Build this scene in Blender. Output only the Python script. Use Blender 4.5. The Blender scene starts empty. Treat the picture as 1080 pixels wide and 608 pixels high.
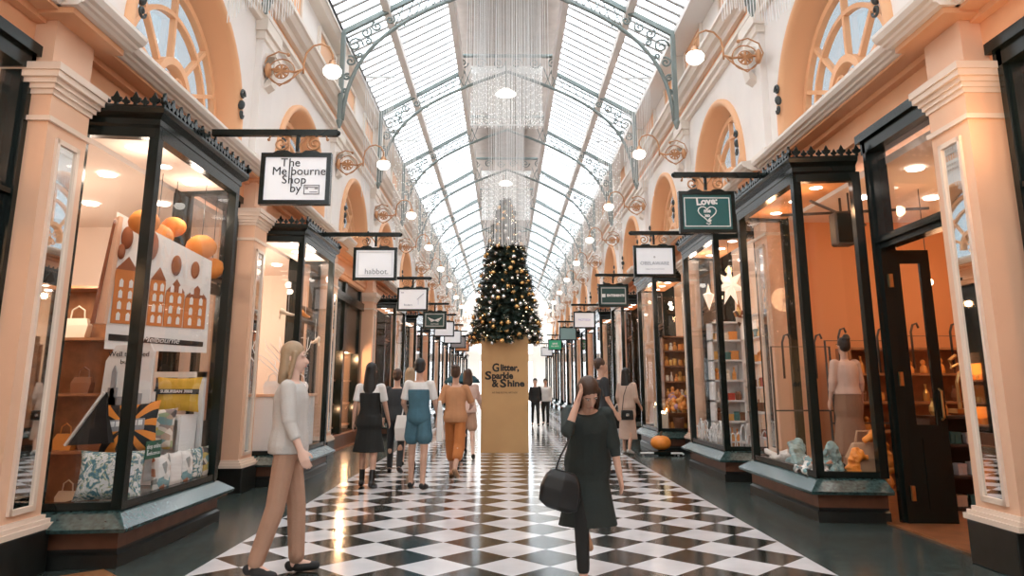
import bpy, bmesh, math, random
from math import sin, cos, pi, radians as R, sqrt, atan2
from mathutils import Vector as V, Matrix
random.seed(7)
SC = bpy.context.scene
COL = SC.collection
RS = 1.042                       # the right row stands a little farther from the camera's axis

# ---------------------------------------------------------------- materials
MATS = {}
def nt(name):
    m = bpy.data.materials.new(name); m.use_nodes = True
    t = m.node_tree; t.nodes.clear()
    o = t.nodes.new('ShaderNodeOutputMaterial')
    return m, t, o
def lin(c):
    return tuple(((x/12.92) if x <= .04045 else ((x+.055)/1.055)**2.4) for x in c)
def mat(name, col, rough=.5, metal=0., spec=.5, var=.0, vscale=6., bump=0., bscale=40., emit=None, estr=1., coat=0.):
    if name in MATS: return MATS[name]
    m, t, o = nt(name)
    b = t.nodes.new('ShaderNodeBsdfPrincipled')
    t.links.new(b.outputs[0], o.inputs[0])
    b.inputs['Base Color'].default_value = (*col, 1); b.inputs['Roughness'].default_value = rough
    b.inputs['Metallic'].default_value = metal; b.inputs['Specular IOR Level'].default_value = spec
    b.inputs['Coat Weight'].default_value = coat
    if emit:
        b.inputs['Emission Color'].default_value = (*emit, 1); b.inputs['Emission Strength'].default_value = estr
    if var or bump:
        tc = t.nodes.new('ShaderNodeTexCoord')
    if var:
        n = t.nodes.new('ShaderNodeTexNoise'); n.inputs['Scale'].default_value = vscale; n.inputs['Detail'].default_value = 4
        t.links.new(tc.outputs['Object'], n.inputs['Vector'])
        r = t.nodes.new('ShaderNodeValToRGB')
        r.color_ramp.elements[0].position = .3; r.color_ramp.elements[1].position = .7
        r.color_ramp.elements[0].color = (*[max(0, c*(1-var)) for c in col], 1)
        r.color_ramp.elements[1].color = (*[min(1, c*(1+var)) for c in col], 1)
        t.links.new(n.outputs['Fac'], r.inputs[0]); t.links.new(r.outputs[0], b.inputs['Base Color'])
    if bump:
        n2 = t.nodes.new('ShaderNodeTexNoise'); n2.inputs['Scale'].default_value = bscale
        t.links.new(tc.outputs['Object'], n2.inputs['Vector'])
        bp = t.nodes.new('ShaderNodeBump'); bp.inputs['Strength'].default_value = bump; bp.inputs['Distance'].default_value = .01
        t.links.new(n2.outputs['Fac'], bp.inputs['Height']); t.links.new(bp.outputs[0], b.inputs['Normal'])
    MATS[name] = m
    return m
def glass_mat(name, base=.05, edge=.55, tint=(1, 1, 1), rough=.0):
    m, t, o = nt(name)
    tr = t.nodes.new('ShaderNodeBsdfTransparent'); tr.inputs[0].default_value = (*tint, 1)
    gl = t.nodes.new('ShaderNodeBsdfGlossy'); gl.inputs['Roughness'].default_value = rough
    lw = t.nodes.new('ShaderNodeLayerWeight'); lw.inputs[0].default_value = .5
    pw = t.nodes.new('ShaderNodeMath'); pw.operation = 'POWER'; pw.inputs[1].default_value = 3.5
    t.links.new(lw.outputs['Facing'], pw.inputs[0])
    ma = t.nodes.new('ShaderNodeMath'); ma.operation = 'MULTIPLY_ADD'; ma.inputs[1].default_value = edge; ma.inputs[2].default_value = base
    t.links.new(pw.outputs[0], ma.inputs[0])
    mx = t.nodes.new('ShaderNodeMixShader')
    t.links.new(ma.outputs[0], mx.inputs[0]); t.links.new(tr.outputs[0], mx.inputs[1]); t.links.new(gl.outputs[0], mx.inputs[2])
    t.links.new(mx.outputs[0], o.inputs[0])
    return m
def math_node(t, op, a=None, b=None, av=None, bv=None):
    n = t.nodes.new('ShaderNodeMath'); n.operation = op
    if a is not None: t.links.new(a, n.inputs[0])
    elif av is not None: n.inputs[0].default_value = av
    if b is not None: t.links.new(b, n.inputs[1])
    elif bv is not None: n.inputs[1].default_value = bv
    return n.outputs[0]
def checker_floor():
    m, t, o = nt('polished_checker_marble')
    W, X0, Y0 = .607, -.005, 6.37
    tc = t.nodes.new('ShaderNodeTexCoord'); sp = t.nodes.new('ShaderNodeSeparateXYZ')
    t.links.new(tc.outputs['Object'], sp.inputs[0])
    x = math_node(t, 'SUBTRACT', sp.outputs[0], bv=X0); y = math_node(t, 'SUBTRACT', sp.outputs[1], bv=Y0)
    u = math_node(t, 'DIVIDE', math_node(t, 'ADD', x, y), bv=W)
    v = math_node(t, 'DIVIDE', math_node(t, 'SUBTRACT', x, y), bv=W)
    s = math_node(t, 'ADD', math_node(t, 'FLOOR', u), math_node(t, 'FLOOR', v))
    par = math_node(t, 'FLOORED_MODULO', s, bv=2.)
    n = t.nodes.new('ShaderNodeTexNoise'); n.inputs['Scale'].default_value = 3.; n.inputs['Detail'].default_value = 6
    t.links.new(tc.outputs['Object'], n.inputs['Vector'])
    def ramp(a, b):
        r = t.nodes.new('ShaderNodeValToRGB'); r.color_ramp.elements[0].color = (*a, 1); r.color_ramp.elements[1].color = (*b, 1)
        r.color_ramp.elements[0].position = .3; r.color_ramp.elements[1].position = .7
        t.links.new(n.outputs['Fac'], r.inputs[0]); return r.outputs[0]
    mx = t.nodes.new('ShaderNodeMix'); mx.data_type = 'RGBA'
    t.links.new(par, mx.inputs['Factor'])
    t.links.new(ramp((.016, .021, .019), (.035, .042, .037)), mx.inputs[6])
    t.links.new(ramp((.66, .66, .68), (.80, .80, .82)), mx.inputs[7])
    b = t.nodes.new('ShaderNodeBsdfPrincipled'); b.inputs['Roughness'].default_value = .13
    b.inputs['Specular IOR Level'].default_value = .6
    t.links.new(mx.outputs[2], b.inputs['Base Color'])
    bp = t.nodes.new('ShaderNodeBump'); bp.inputs['Strength'].default_value = .04; bp.inputs['Distance'].default_value = .01
    n2 = t.nodes.new('ShaderNodeTexNoise'); n2.inputs['Scale'].default_value = 2.2
    t.links.new(tc.outputs['Object'], n2.inputs['Vector']); t.links.new(n2.outputs['Fac'], bp.inputs['Height'])
    t.links.new(bp.outputs[0], b.inputs['Normal'])
    t.links.new(b.outputs[0], o.inputs[0])
    return m
def pattern_mat(name, kind):
    m, t, o = nt(name)
    tc = t.nodes.new('ShaderNodeTexCoord')
    b = t.nodes.new('ShaderNodeBsdfPrincipled'); b.inputs['Roughness'].default_value = .85
    t.links.new(b.outputs[0], o.inputs[0])
    r = t.nodes.new('ShaderNodeValToRGB'); r.color_ramp.interpolation = 'CONSTANT'
    def setr(stops):
        while len(r.color_ramp.elements) > 1: r.color_ramp.elements.remove(r.color_ramp.elements[-1])
        for i, (p, c) in enumerate(stops):
            e = r.color_ramp.elements[0] if i == 0 else r.color_ramp.elements.new(p)
            e.position = p; e.color = (*c, 1)
    if kind == 'sunburst':
        sp = t.nodes.new('ShaderNodeSeparateXYZ'); t.links.new(tc.outputs['Object'], sp.inputs[0])
        a = math_node(t, 'ARCTAN2', sp.outputs[2], sp.outputs[0])
        s = math_node(t, 'SINE', math_node(t, 'MULTIPLY', a, bv=11.))
        f = math_node(t, 'MULTIPLY_ADD', s, bv=.5); f.node.inputs[2].default_value = .5
        setr([(0, (.012, .01, .01)), (.5, (.78, .27, .04))]); t.links.new(f, r.inputs[0])
    else:
        vo = t.nodes.new('ShaderNodeTexVoronoi'); vo.inputs['Scale'].default_value = {'botanical': 9, 'patchwork': 13, 'prints': 16, 'goods': 14}[kind]
        if kind == 'botanical': vo.distance = 'MINKOWSKI'; vo.inputs['Exponent'].default_value = .6
        mp = t.nodes.new('ShaderNodeMapping'); mp.inputs['Scale'].default_value = (1, 1, 1.5 if kind == 'patchwork' else .9)
        mp.inputs['Rotation'].default_value = (.4, .5, .3)
        t.links.new(tc.outputs['Object'], mp.inputs[0]); t.links.new(mp.outputs[0], vo.inputs['Vector'])
        if kind == 'botanical':
            no = t.nodes.new('ShaderNodeTexNoise'); no.inputs['Scale'].default_value = 13.; no.inputs['Distortion'].default_value = 2.2; t.links.new(tc.outputs['Object'], no.inputs['Vector'])
            setr([(0, (.08, .20, .25)), (.42, (.22, .36, .40)), (.46, (.36, .40, .22)), (.50, (.66, .70, .70)), (.60, (.80, .79, .77)), (.66, (.30, .42, .46))]); t.links.new(no.outputs['Fac'], r.inputs[0])
        else:
            sp = t.nodes.new('ShaderNodeSeparateColor'); t.links.new(vo.outputs['Color'], sp.inputs[0])
            pal = {'patchwork': [(.10, .09, .09), (.45, .33, .25), (.18, .30, .30), (.62, .58, .50), (.30, .24, .22), (.55, .42, .12), (.30, .38, .22), (.75, .70, .62)],
                   'prints': [(.80, .78, .74), (.30, .32, .30), (.75, .74, .70), (.55, .22, .12), (.82, .80, .77), (.20, .36, .38), (.70, .68, .63)],
                   'goods': [(.5, .2, .06), (.75, .5, .2), (.15, .08, .05), (.8, .7, .6), (.35, .1, .05)]}[kind]
            setr([(i/len(pal), c) for i, c in enumerate(pal)]); t.links.new(sp.outputs[0], r.inputs[0])
    t.links.new(r.outputs[0], b.inputs['Base Color'])
    return m

M = dict(
    peach=mat('peach_paint', (.81, .51, .34), .55, var=.03, vscale=2.),
    fascia=mat('apricot_paint', (.80, .42, .23), .55, var=.04, vscale=2.),
    cream=mat('cream_paint', (.84, .76, .68), .5, var=.03, vscale=2.), stone=mat('stone_coloured_paint', (.80, .64, .52), .5, var=.03, vscale=2.),
    upper=mat('pale_pink_plaster', (.87, .82, .78), .7, var=.03, vscale=1.5),
    apricot=mat('apricot_arch_paint', (.86, .47, .25), .5),
    black=mat('black_green_gloss_paint', (.007, .012, .0105), .22, spec=.35),
    sill=mat('polished_green_granite', (.035, .07, .068), .16, var=.5, vscale=30., spec=.7),
    band=mat('brown_timber_band', (.16, .065, .035), .35, var=.15, vscale=8.),
    plinth=mat('black_stone_plinth', (.012, .014, .013), .3, var=.3, vscale=10.),
    border=mat('dark_green_terrazzo', (.046, .064, .060), .2, var=.45, vscale=9., spec=.6),
    iron=mat('grey_green_iron', (.21, .25, .24), .5), clasp=mat('dark_iron_clasp', (.04, .05, .05), .5),
    steel=mat('pale_grey_steel', (.62, .62, .61), .5), glazebar=mat('grey_glazing_bar', (.46, .46, .46), .6),
    purlin=mat('pink_grey_timber', (.78, .73, .70), .6),
    ridge=mat('pale_pink_boarding', (.50, .43, .39), .6, var=.1, vscale=3.),
    white=mat('white_paint', (.85, .85, .84), .4),
    wood=mat('warm_timber', (.36, .16, .07), .35, var=.25, vscale=9.),
    gilt=mat('copper_scroll', (.55, .29, .15), .35, metal=.6),
    globe=mat('lit_opal_glass', (.9, .88, .85), .3, emit=(1, .93, .84), estr=4.5),
    bulb=mat('lit_bulb', (.9, .8, .6), .3, emit=(1, .78, .45), estr=10.),
    down=mat('lit_downlight', (.9, .9, .9), .3, emit=(1, .93, .85), estr=8.),
    mirror=mat('mirror_glass', (.82, .83, .82), .02, metal=1.),
    upane=glass_mat('upper_window_glass', .10, .6, (.40, .425, .44)),
    string=mat('silver_light_string', (.85, .85, .84), .35),
    fairy=mat('lit_fairy_light', (1, .9, .7), .4, emit=(1, .82, .55), estr=6.),
    kraft=mat('kraft_plinth_board', (.56, .335, .145), .55, var=.05, vscale=2.),
    ink=mat('black_ink', (.012, .011, .010), .5),
    greyink=mat('grey_ink', (.30, .30, .31), .5),
    litwhite=mat('backlit_white_panel', (.80, .80, .82), .35, emit=(.95, .97, 1), estr=.22),
    green=mat('dark_green_panel', (.012, .06, .052), .35),
    needle=mat('fir_needles', (.012, .030, .020), .6, var=.5, vscale=9.),
    bark=mat('fir_bark', (.10, .06, .04), .9),
    gold=mat('gold_bauble_gloss', (.80, .50, .20), .22, metal=.9),
    silver=mat('silver_bauble_gloss', (.86, .85, .84), .15, metal=.9),
    shopfloor=mat('shop_timber_floor', (.30, .12, .05), .3, var=.3, vscale=5.),
    shopcream=mat('shop_cream_plaster', (.82, .68, .58), .7),
    shoporange=mat('shop_apricot_plaster', (.70, .32, .14), .7),
    shopdark=mat('shop_dark_panel', (.05, .04, .035), .5),
    brass=mat('brass', (.65, .42, .18), .3, metal=.9),
    orange=mat('orange_paper', (.85, .30, .06), .7, bump=.3, bscale=30),
    floor=checker_floor(),
    glass=glass_mat('shop_window_glass', .045, .42),
    skyglass=glass_mat('skylight_glass', .01, .1, (.97, .98, 1)),
    goods=pattern_mat('mixed_gift_wrap', 'goods'),
)

# ---------------------------------------------------------------- mesh builder
class MB:
    def __init__(s): s.v = []; s.f = []; s.m = []; s.c = 0
    def add(s, vs, fs):
        n = len(s.v); s.v += [tuple(p) for p in vs]; s.f += [tuple(i+n for i in f) for f in fs]; s.m += [s.c]*len(fs); return s
    def box(s, x0, x1, y0, y1, z0, z1):
        return s.add([(x, y, z) for x in (x0, x1) for y in (y0, y1) for z in (z0, z1)],
                     [(0, 1, 3, 2), (4, 6, 7, 5), (0, 4, 5, 1), (2, 3, 7, 6), (0, 2, 6, 4), (1, 5, 7, 3)])
    def bar(s, p, q, w, h=None, up=(0, 0, 1)):
        h = h or w; p, q = V(p), V(q); d = (q-p).normalized(); u = V(up)
        if abs(d.dot(u)) > .98: u = V((1, 0, 0))
        a = d.cross(u).normalized()*w/2; b = a.cross(d).normalized()*h/2
        return s.add([p-a-b, p+a-b, p+a+b, p-a+b, q-a-b, q+a-b, q+a+b, q-a+b],
                     [(0, 3, 2, 1), (4, 5, 6, 7), (0, 1, 5, 4), (1, 2, 6, 5), (2, 3, 7, 6), (3, 0, 4, 7)])
    def loft(s, rings, caps=True, closed=True):
        n = len(rings[0]); vs = [p for r in rings for p in r]; fs = []
        for i in range(len(rings)-1):
            for j in range(n if closed else n-1):
                k = (j+1) % n; fs.append((i*n+j, i*n+k, (i+1)*n+k, (i+1)*n+j))
        if caps: fs += [tuple(range(n)), tuple(range((len(rings)-1)*n, len(rings)*n))]
        return s.add(vs, fs)
    def tube(s, pts, r, n=6, caps=True):
        pts = [V(p) for p in pts]; rs = r if isinstance(r, (list, tuple)) else [r]*len(pts)
        d0 = (pts[1]-pts[0]).normalized(); u = V((0, 0, 1)) if abs(d0.z) < .9 else V((1, 0, 0))
        rings = []
        for i, p in enumerate(pts):
            d = ((pts[min(i+1, len(pts)-1)]-pts[max(i-1, 0)])).normalized()
            a = d.cross(u)
            if a.length < 1e-4: a = d.cross(V((0, 1, 0)))
            a.normalize(); b = a.cross(d).normalized(); u = b
            rings.append([p+(a*cos(2*pi*k/n)+b*sin(2*pi*k/n))*rs[i] for k in range(n)])
        return s.loft(rings, caps)
    def lathe(s, prof, n=12, c=(0, 0, 0), caps=True):
        return s.loft([[(c[0]+r*cos(2*pi*k/n), c[1]+r*sin(2*pi*k/n), c[2]+z) for k in range(n)] for r, z in prof], caps)
    def ball(s, c, rx, ry=None, rz=None, nu=12, nv=8, rot=None):
        ry = ry or rx; rz = rz or rx; rings = []
        for i in range(nv+1):
            a = -pi/2+pi*(i*.98+.01*nv)/nv
            rings.append([(rx*cos(a)*cos(2*pi*k/nu), ry*cos(a)*sin(2*pi*k/nu), rz*sin(a)) for k in range(nu)])
        cc = V(c)
        return s.loft([[cc+(rot @ V(p) if rot else V(p)) for p in r] for r in rings])
    def cap(s, p, q, r0, r1, n=10):
        p, q = V(p), V(q); d = (q-p)
        L = d.length; d = d.normalized() if L > 1e-6 else V((0, 0, 1))
        pts, rs = [], []
        for a in (-80, -50, -25): pts.append(p+d*r0*sin(R(a))); rs.append(r0*cos(R(a)))
        pts.append(p); rs.append(r0); pts.append(p+(q-p)*.5); rs.append((r0+r1)/2); pts.append(q); rs.append(r1)
        for a in (25, 50, 80): pts.append(q+d*r1*sin(R(a))); rs.append(r1*cos(R(a)))
        return s.tube(pts, rs, n)
    def extr(s, prof, y0, y1, closed=True):     # (d, z) outline run along y
        return s.loft([[(d, y0, z) for d, z in prof], [(d, y1, z) for d, z in prof]], caps=closed, closed=closed)
    def extrx(s, prof, x0, x1):                 # (y, z) outline run along x
        return s.loft([[(x0, y, z) for y, z in prof], [(x1, y, z) for y, z in prof]])
    def extrz(s, prof, z0, z1):                 # (x, y) outline run up z
        return s.loft([[(x, y, z0) for x, y in prof], [(x, y, z1) for x, y in prof]])
    def spiral(s, c, r, turns, w, ax1, ax2, start=0., n=22, inner=.15):
        c = V(c); a1, a2 = V(ax1), V(ax2); pts = []
        for i in range(n+1):
            f = i/n; a = start+turns*2*pi*f; rr = r*(1-(1-inner)*f)
            pts.append(c+a1*rr*cos(a)+a2*rr*sin(a))
        return s.tube(pts, w, 5)
    def build(s, name, mats, parent=None, loc=(0, 0, 0), side=None, smooth=False, remesh=None, bevel=None, rot=None):
        vs = s.v
        if side:
            k = RS if side == 'R' else 1.; sg = 1 if side == 'R' else -1
            vs = [(sg*k*d, y, k*z) for d, y, z in vs]
        me = bpy.data.meshes.new(name); me.from_pydata([tuple(p) for p in vs], [], s.f)
        bm = bmesh.new(); bm.from_mesh(me); bmesh.ops.recalc_face_normals(bm, faces=bm.faces); bm.to_mesh(me); bm.free()
        if not isinstance(mats, (list, tuple)): mats = [mats]
        for m in mats: me.materials.append(m if not isinstance(m, str) else M[m])
        for p, i in zip(me.polygons, s.m): p.material_index = i; p.use_smooth = smooth
        o = bpy.data.objects.new(name, me); COL.objects.link(o); o.location = loc
        if rot: o.rotation_euler = rot
        if parent: o.parent = parent
        if remesh:
            md = o.modifiers.new('skin_union', 'REMESH'); md.mode = 'VOXEL'; md.voxel_size = remesh; md.use_smooth_shade = True
            sm = o.modifiers.new('soften', 'SMOOTH'); sm.factor = .5; sm.iterations = 3
        if bevel:
            bv = o.modifiers.new('edge', 'BEVEL'); bv.width = bevel; bv.segments = 2; bv.limit_method = 'ANGLE'
        return o
def empty(name, loc=(0, 0, 0), rz=0.):
    o = bpy.data.objects.new(name, None); COL.objects.link(o); o.location = loc; o.rotation_euler = (0, 0, rz); return o
def tag(o, label=None, cat=None, group=None, kind=None):
    if label: o['label'] = label
    if cat: o['category'] = cat
    if group: o['group'] = group
    if kind: o['kind'] = kind
    return o
def copy_tree(o, parent=None):
    c = o.copy(); COL.objects.link(c)
    if parent: c.parent = parent
    for ch in o.children: copy_tree(ch, c)
    return c
def index_kids(): pass
ORD = ['first', 'second', 'third', 'fourth', 'fifth', 'sixth', 'seventh', 'eighth', 'ninth', 'tenth', 'eleventh', 'twelfth', 'thirteenth', 'fourteenth', 'fifteenth']
SIDE = {'L': 'left', 'R': 'right'}
def text(name, body, size, m, parent, loc, rot, extrude=.002, bold=0., align='CENTER', shear=0.):
    c = bpy.data.curves.new(name, 'FONT'); c.body = body; c.size = size; c.extrude = extrude; c.offset = bold; c.align_x = align; c.align_y = 'CENTER'; c.shear = shear
    c.resolution_u = 3
    tmp = bpy.data.objects.new('tmp_text', c); COL.objects.link(tmp)
    dg = bpy.context.evaluated_depsgraph_get(); dg.update()
    me = bpy.data.meshes.new_from_object(tmp.evaluated_get(dg)); bpy.data.objects.remove(tmp)
    me.materials.clear(); me.materials.append(M[m] if isinstance(m, str) else m)
    o = bpy.data.objects.new(name, me); COL.objects.link(o); o.parent = parent; o.location = loc; o.rotation_euler = rot
    return o
FRONT = (pi/2, 0, 0)             # lettering upright, read from the camera's side
PER = 4.7                        # one shop
NP = 12
# ---------------------------------------------------------------- floor
YA, YB = -9., 64.
tag(MB().box(-2.435, 2.425, YA, YB, -.2, 0).build('floor', 'floor'), 'polished floor of black and white marble diamonds down the arcade', 'floor', kind='structure')
for s, x0, x1 in (('left', -8., -2.435), ('right', 2.425, 8.4)):
    tag(MB().box(x0, x1, YA, YB, -.2, -.0005).build('floor_border', 'border'), 'dark green stone floor border along the %s row of shops' % s, 'floor', kind='structure')

tag(MB().add([(-3.15+.24*a, 5.78+.24*b, z) for z in (-.01, .0006) for a, b in ((-1, 0), (0, -1), (1, 0), (0, 1))], [(0, 3, 2, 1), (4, 5, 6, 7), (0, 1, 5, 4), (1, 2, 6, 5), (2, 3, 7, 6), (3, 0, 4, 7)]).build('floor_diamond', mat('orange_brown_diamond', (.42, .19, .08), .2)), 'small orange brown diamond flush with the dark floor before the near left bay', 'floor tile', kind='structure')  # flat orange brown diamond, level with the floor border
# ---------------------------------------------------------------- pilasters
LP = [5.62+PER*k for k in range(-3, NP)]
RP = [5.88+PER*k for k in range(-3, NP)]
def pilaster(side):
    r = empty('trim'); w = .26
    b = MB().box(3.6, 4.1, -w, w, .3, 3.9).box(3.63, 4.1, -w, w, 3.86, 4.3); b.build('shaft', 'peach', r, side=side)
    MB().box(3.53, 4.1, -w-.03, w+.03, 0, .32).build('plinth', 'plinth', r, side=side, bevel=.01)
    b = MB()
    for d, z0, z1 in ((3.53, .32, .36), (3.55, .36, .39), (3.575, .39, .42)): b.box(d, 4.08, -w-3.6+d, w+3.6-d, z0, z1)
    b.build('base_moulding', 'stone', r, side=side)
    b = MB()
    for d, z0, z1 in ((3.575, 3.40, 3.44), (3.585, 3.62, 3.66), (3.565, 3.66, 3.70), (3.545, 3.70, 3.74), (3.515, 3.74, 3.79), (3.50, 3.79, 3.85)):
        b.box(d, 4.1, -w-3.6+d, w+3.6-d, z0, z1)
    b.build('capital', 'stone', r, side=side)
    b = MB()
    for y0, y1, z0, z1 in ((-.15, -.115, .47, 3.3), (.115, .15, .47, 3.3), (-.15, .15, .47, .51), (-.15, .15, 3.26, 3.3)): b.box(3.575, 3.6, y0, y1, z0, z1)
    f = b.build('mirror_frame', 'stone', r, side=side)
    MB().box(3.592, 3.598, -.115, .115, .51, 3.26).build('mirror', 'mirror', f, side=side)
    return r
index_done = []
for side, ys in (('L', LP), ('R', RP)):
    base = pilaster(side); index_kids()
    for i, y in enumerate(ys):
        o = base if i == 0 else copy_tree(base)
        o.location = (0, y, 0); o.name = 'trim_%d' % (i+1)
        tag(o, 'peach pilaster with long mirror panel, %s along the %s row of shops' % (ORD[i], SIDE[side]), 'pilaster', kind='structure')

# ---------------------------------------------------------------- entablature, wall, upper storey
for side, ys in (('L', LP), ('R', RP)):
    S_ = SIDE[side]
    r = empty('trim_entablature'); tag(r, 'apricot fascia and cream cornice above the %s row of shops' % S_, 'cornice', kind='structure')
    MB().extr([(3.9, 3.86), (3.86, 3.86), (3.84, 3.90), (3.84, 3.95), (3.80, 3.97), (3.80, 4.22), (4.3, 4.3), (4.3, 3.86)], YA, YB).build('fascia', 'fascia', r, side=side)
    prof = [(4.0, 4.30), (3.53, 4.30), (3.51, 4.32), (3.48, 4.325), (3.47, 4.345), (3.43, 4.355), (3.40, 4.395), (3.40, 4.43), (3.85, 4.47), (4.0, 4.47)]
    MB().box(3.56, 3.9, YA, YB, 4.275, 4.302).box(3.72, 3.9, YA, YB, 4.22, 4.28).build('soffit', 'fascia', r, side=side)
    MB().extr(prof, YA, YB).build('cornice', 'cream', r, side=side)
    for y in ys:
        b = MB().extr([(d-.14 if d < 3.9 else d, z) for d, z in prof], y-.42, y+.42); b.build('cornice_break', 'cream', r, side=side); MB().box(3.44, 3.9, y-.38, y+.38, 4.25, 4.303).build('break_soffit', 'fascia', r, side=side)
    # wall behind the shop fronts, above doors and bays
    tag(MB().box(4.0, 4.15, YA, YB, 3.98, 4.45).build('wall_%s' % S_, 'fascia', side=side), 'apricot wall strip above the %s shop fronts' % S_, 'wall', kind='structure')
    # upper wall with arched openings, one panel per shop
    C0, Rr, zs = 0., 1.54, 4.86
    def panel():
        b = MB(); n = 20
        ins = [(-Rr, 4.4), (-Rr, zs)]+[(-Rr*cos(pi*i/n), zs+Rr*sin(pi*i/n)) for i in range(1, n)]+[(Rr, zs), (Rr, 4.4)]
        out = []
        for y, z in ins:
            if z <= zs+.001: out.append((-2.35 if y < 0 else 2.35, z))
            else:
                t = (z-zs)/Rr; a = atan2(z-zs, y)
                if a > 3*pi/4: out.append((-2.35, zs+2.05*math.tan(pi-a)))
                elif a < pi/4: out.append((2.35, zs+2.05*math.tan(a)))
                else: out.append((2.35/math.tan(a), 7.0))
        vs = [(3.8, y, z) for y, z in ins]+[(3.8, y, z) for y, z in out]; m = len(ins)
        b.add(vs, [(i, i+1, m+i+1, m+i) for i in range(m-1)])
        b.box(3.8, 4.2, -2.35, 2.35, 7.0, 9.1)
        return b
    def reveal():
        b = MB(); n = 24
        def arc(rr, d): return [(d, -rr, 4.42), (d, -rr, zs)]+[(d, -rr*cos(pi*i/n), zs+rr*sin(pi*i/n)) for i in range(1, n)]+[(d, rr, zs), (d, rr, 4.42)]
        A = [arc(1.56, 3.8), arc(1.56, 3.74), arc(1.50, 3.72), arc(1.46, 3.74), arc(1.43, 3.80), arc(1.43, 4.18)]
        b.loft(A, caps=False, closed=False); return b
    def window():
        fr = MB(); n = 24
        def ring(rr, w, d0=4.04, d1=4.12, a0=0., a1=pi):
            pts = []
            P = [[(d, -(rr+e)*cos(a0+(a1-a0)*i/n), zs-.1+(rr+e)*sin(a0+(a1-a0)*i/n)) for d, e in ((d0, 0), (d1, 0), (d1, w), (d0, w))] for i in range(n+1)]
            fr.loft(P)
        ring(1.31, .09); ring(.98, .055); ring(.36, .09, 3.98, 4.12)
        for a in (22, 48, 90, 132, 158): fr.bar((4.08, -.42*cos(R(a)), zs-.1+.42*sin(R(a))), (4.08, -1.3*cos(R(a)), zs-.1+1.3*sin(R(a))), .055, .07, (1, 0, 0))
        fr.box(4.04, 4.12, -1.36, 1.36, 4.40, 4.47)
        for y in (-.98, .98, -1.32, 1.32, 0): fr.box(4.05, 4.11, y-.03, y+.03, 4.45, zs-.05)
        for k in (-1, 1):
            fr.spiral((4.02, .14*k, zs+.06), .12, 1.4*k, .018, (0, 1, 0), (0, 0, 1)); fr.spiral((4.02, .06*k, zs-.12), .09, -1.3*k, .016, (0, 1, 0), (0, 0, 1))
        return fr
    pn = panel().build('plaster', 'upper', side=side); ar = reveal().build('archivolt', 'apricot', side=side, smooth=True)
    wf = window().build('window_frame', 'apricot', side=side)
    gl = MB().box(4.13, 4.15, -1.4, 1.4, 4.4, 6.45).build('pane', 'upane', side=side)
    oi = MB()
    for k in (-1, 1):                                     # small iron clasps on the archivolt
        oi.ball((3.72, 1.40*k, zs+.35), .05, .035, .07, 8, 6)
        oi.spiral((3.71, 1.40*k, zs+.5), .08, 1.2, .018, (0, 1, 0), (0, 0, 1)); oi.spiral((3.71, 1.40*k, zs+.22), .07, -1.2, .016, (0, 1, 0), (0, 0, 1))
    on = oi.build('clasp', 'clasp', side=side)
    for k in range(-1, NP):
        c = (8.12 if side == 'L' else 8.42)+PER*k
        if k == -1: objs = (pn, ar, wf, gl, on)
        else: objs = tuple(o.copy() for o in (pn, ar, wf, gl, on))
        if k > -1:
            for o in objs: COL.objects.link(o)
        p2, a2, w2, g2, n2 = objs
        p2.name = 'wall_upper'; p2.location = (0, c, 0)
        tag(p2, 'pale pink upper wall round the %s arched window of the %s side' % (ORD[k+1], S_), 'wall', kind='structure')
        root = empty('window_%d' % (k+2), (0, c, 0))
        tag(root, '%s arched upper window with apricot spokes on the %s side, counted from the camera' % (ORD[k+1], S_), 'arched window', kind='structure')
        for o, nm in ((a2, 'archivolt'), (w2, 'window_frame'), (g2, 'pane'), (n2, 'clasp')): o.parent = root; o.location = (0, 0, 0); o.name = nm
    # stepped upper cornice
    r = empty('trim_upper_cornice'); tag(r, 'stepped cream and apricot cornice above the %s arched windows' % S_, 'cornice', kind='structure')
    b = MB()
    b.extr([(3.85, 6.78), (3.72, 6.78), (3.72, 6.86), (3.66, 6.88), (3.66, 6.96), (3.85, 6.98)], YA, YB)
    b.extr([(3.85, 7.16), (3.68, 7.16), (3.64, 7.22), (3.56, 7.24), (3.50, 7.32), (3.46, 7.33), (3.46, 7.40), (3.85, 7.44)], YA, YB)
    b.build('moulding', 'cream', r, side=side)
    MB().box(3.76, 3.85, YA, YB, 6.98, 7.16).build('frieze', 'apricot', r, side=side)
    MB().extr([(3.85, 8.55), (3.6, 8.58), (3.5, 8.72), (3.5, 8.84), (3.85, 8.86)], YA, YB).build('eaves_moulding', 'cream', r, side=side)
    # upper pilaster strips, consoles and attic panels
    def strip():
        r = empty('trim')
        MB().box(3.70, 3.85, -.28, .28, 4.45, 6.8).build('strip', 'upper', r, side=side)
        b = MB()
        b.box(3.66, 3.85, -.33, .33, 4.45, 4.7); b.box(3.66, 3.85, -.32, .32, 6.5, 6.62); b.box(3.62, 3.85, -.36, .36, 6.62, 6.8)
        b.build('strip_moulding', 'cream', r, side=side)
        b = MB()
        b.loft([[(3.75, y, z) for y, z in ((-.11, 5.75), (.11, 5.75), (.11, 5.8), (-.11, 5.8))],
                [(d, y, z) for d, y, z in ((3.60, -.11, 5.85), (3.60, .11, 5.85), (3.60, .11, 6.0), (3.60, -.11, 6.0))],
                [(d, y, z) for d, y, z in ((3.56, -.12, 6.1), (3.56, .12, 6.1), (3.56, .12, 6.3), (3.56, -.12, 6.3))]])
        b.box(3.54, 3.75, -.14, .14, 6.28, 6.34)
        b.build('console', 'cream', r, side=side)
        b = MB()
        b.box(3.6, 3.85, -.22, .22, 7.4, 8.6)
        b.build('attic_pier', 'cream', r, side=side)
        b = MB()
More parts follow.
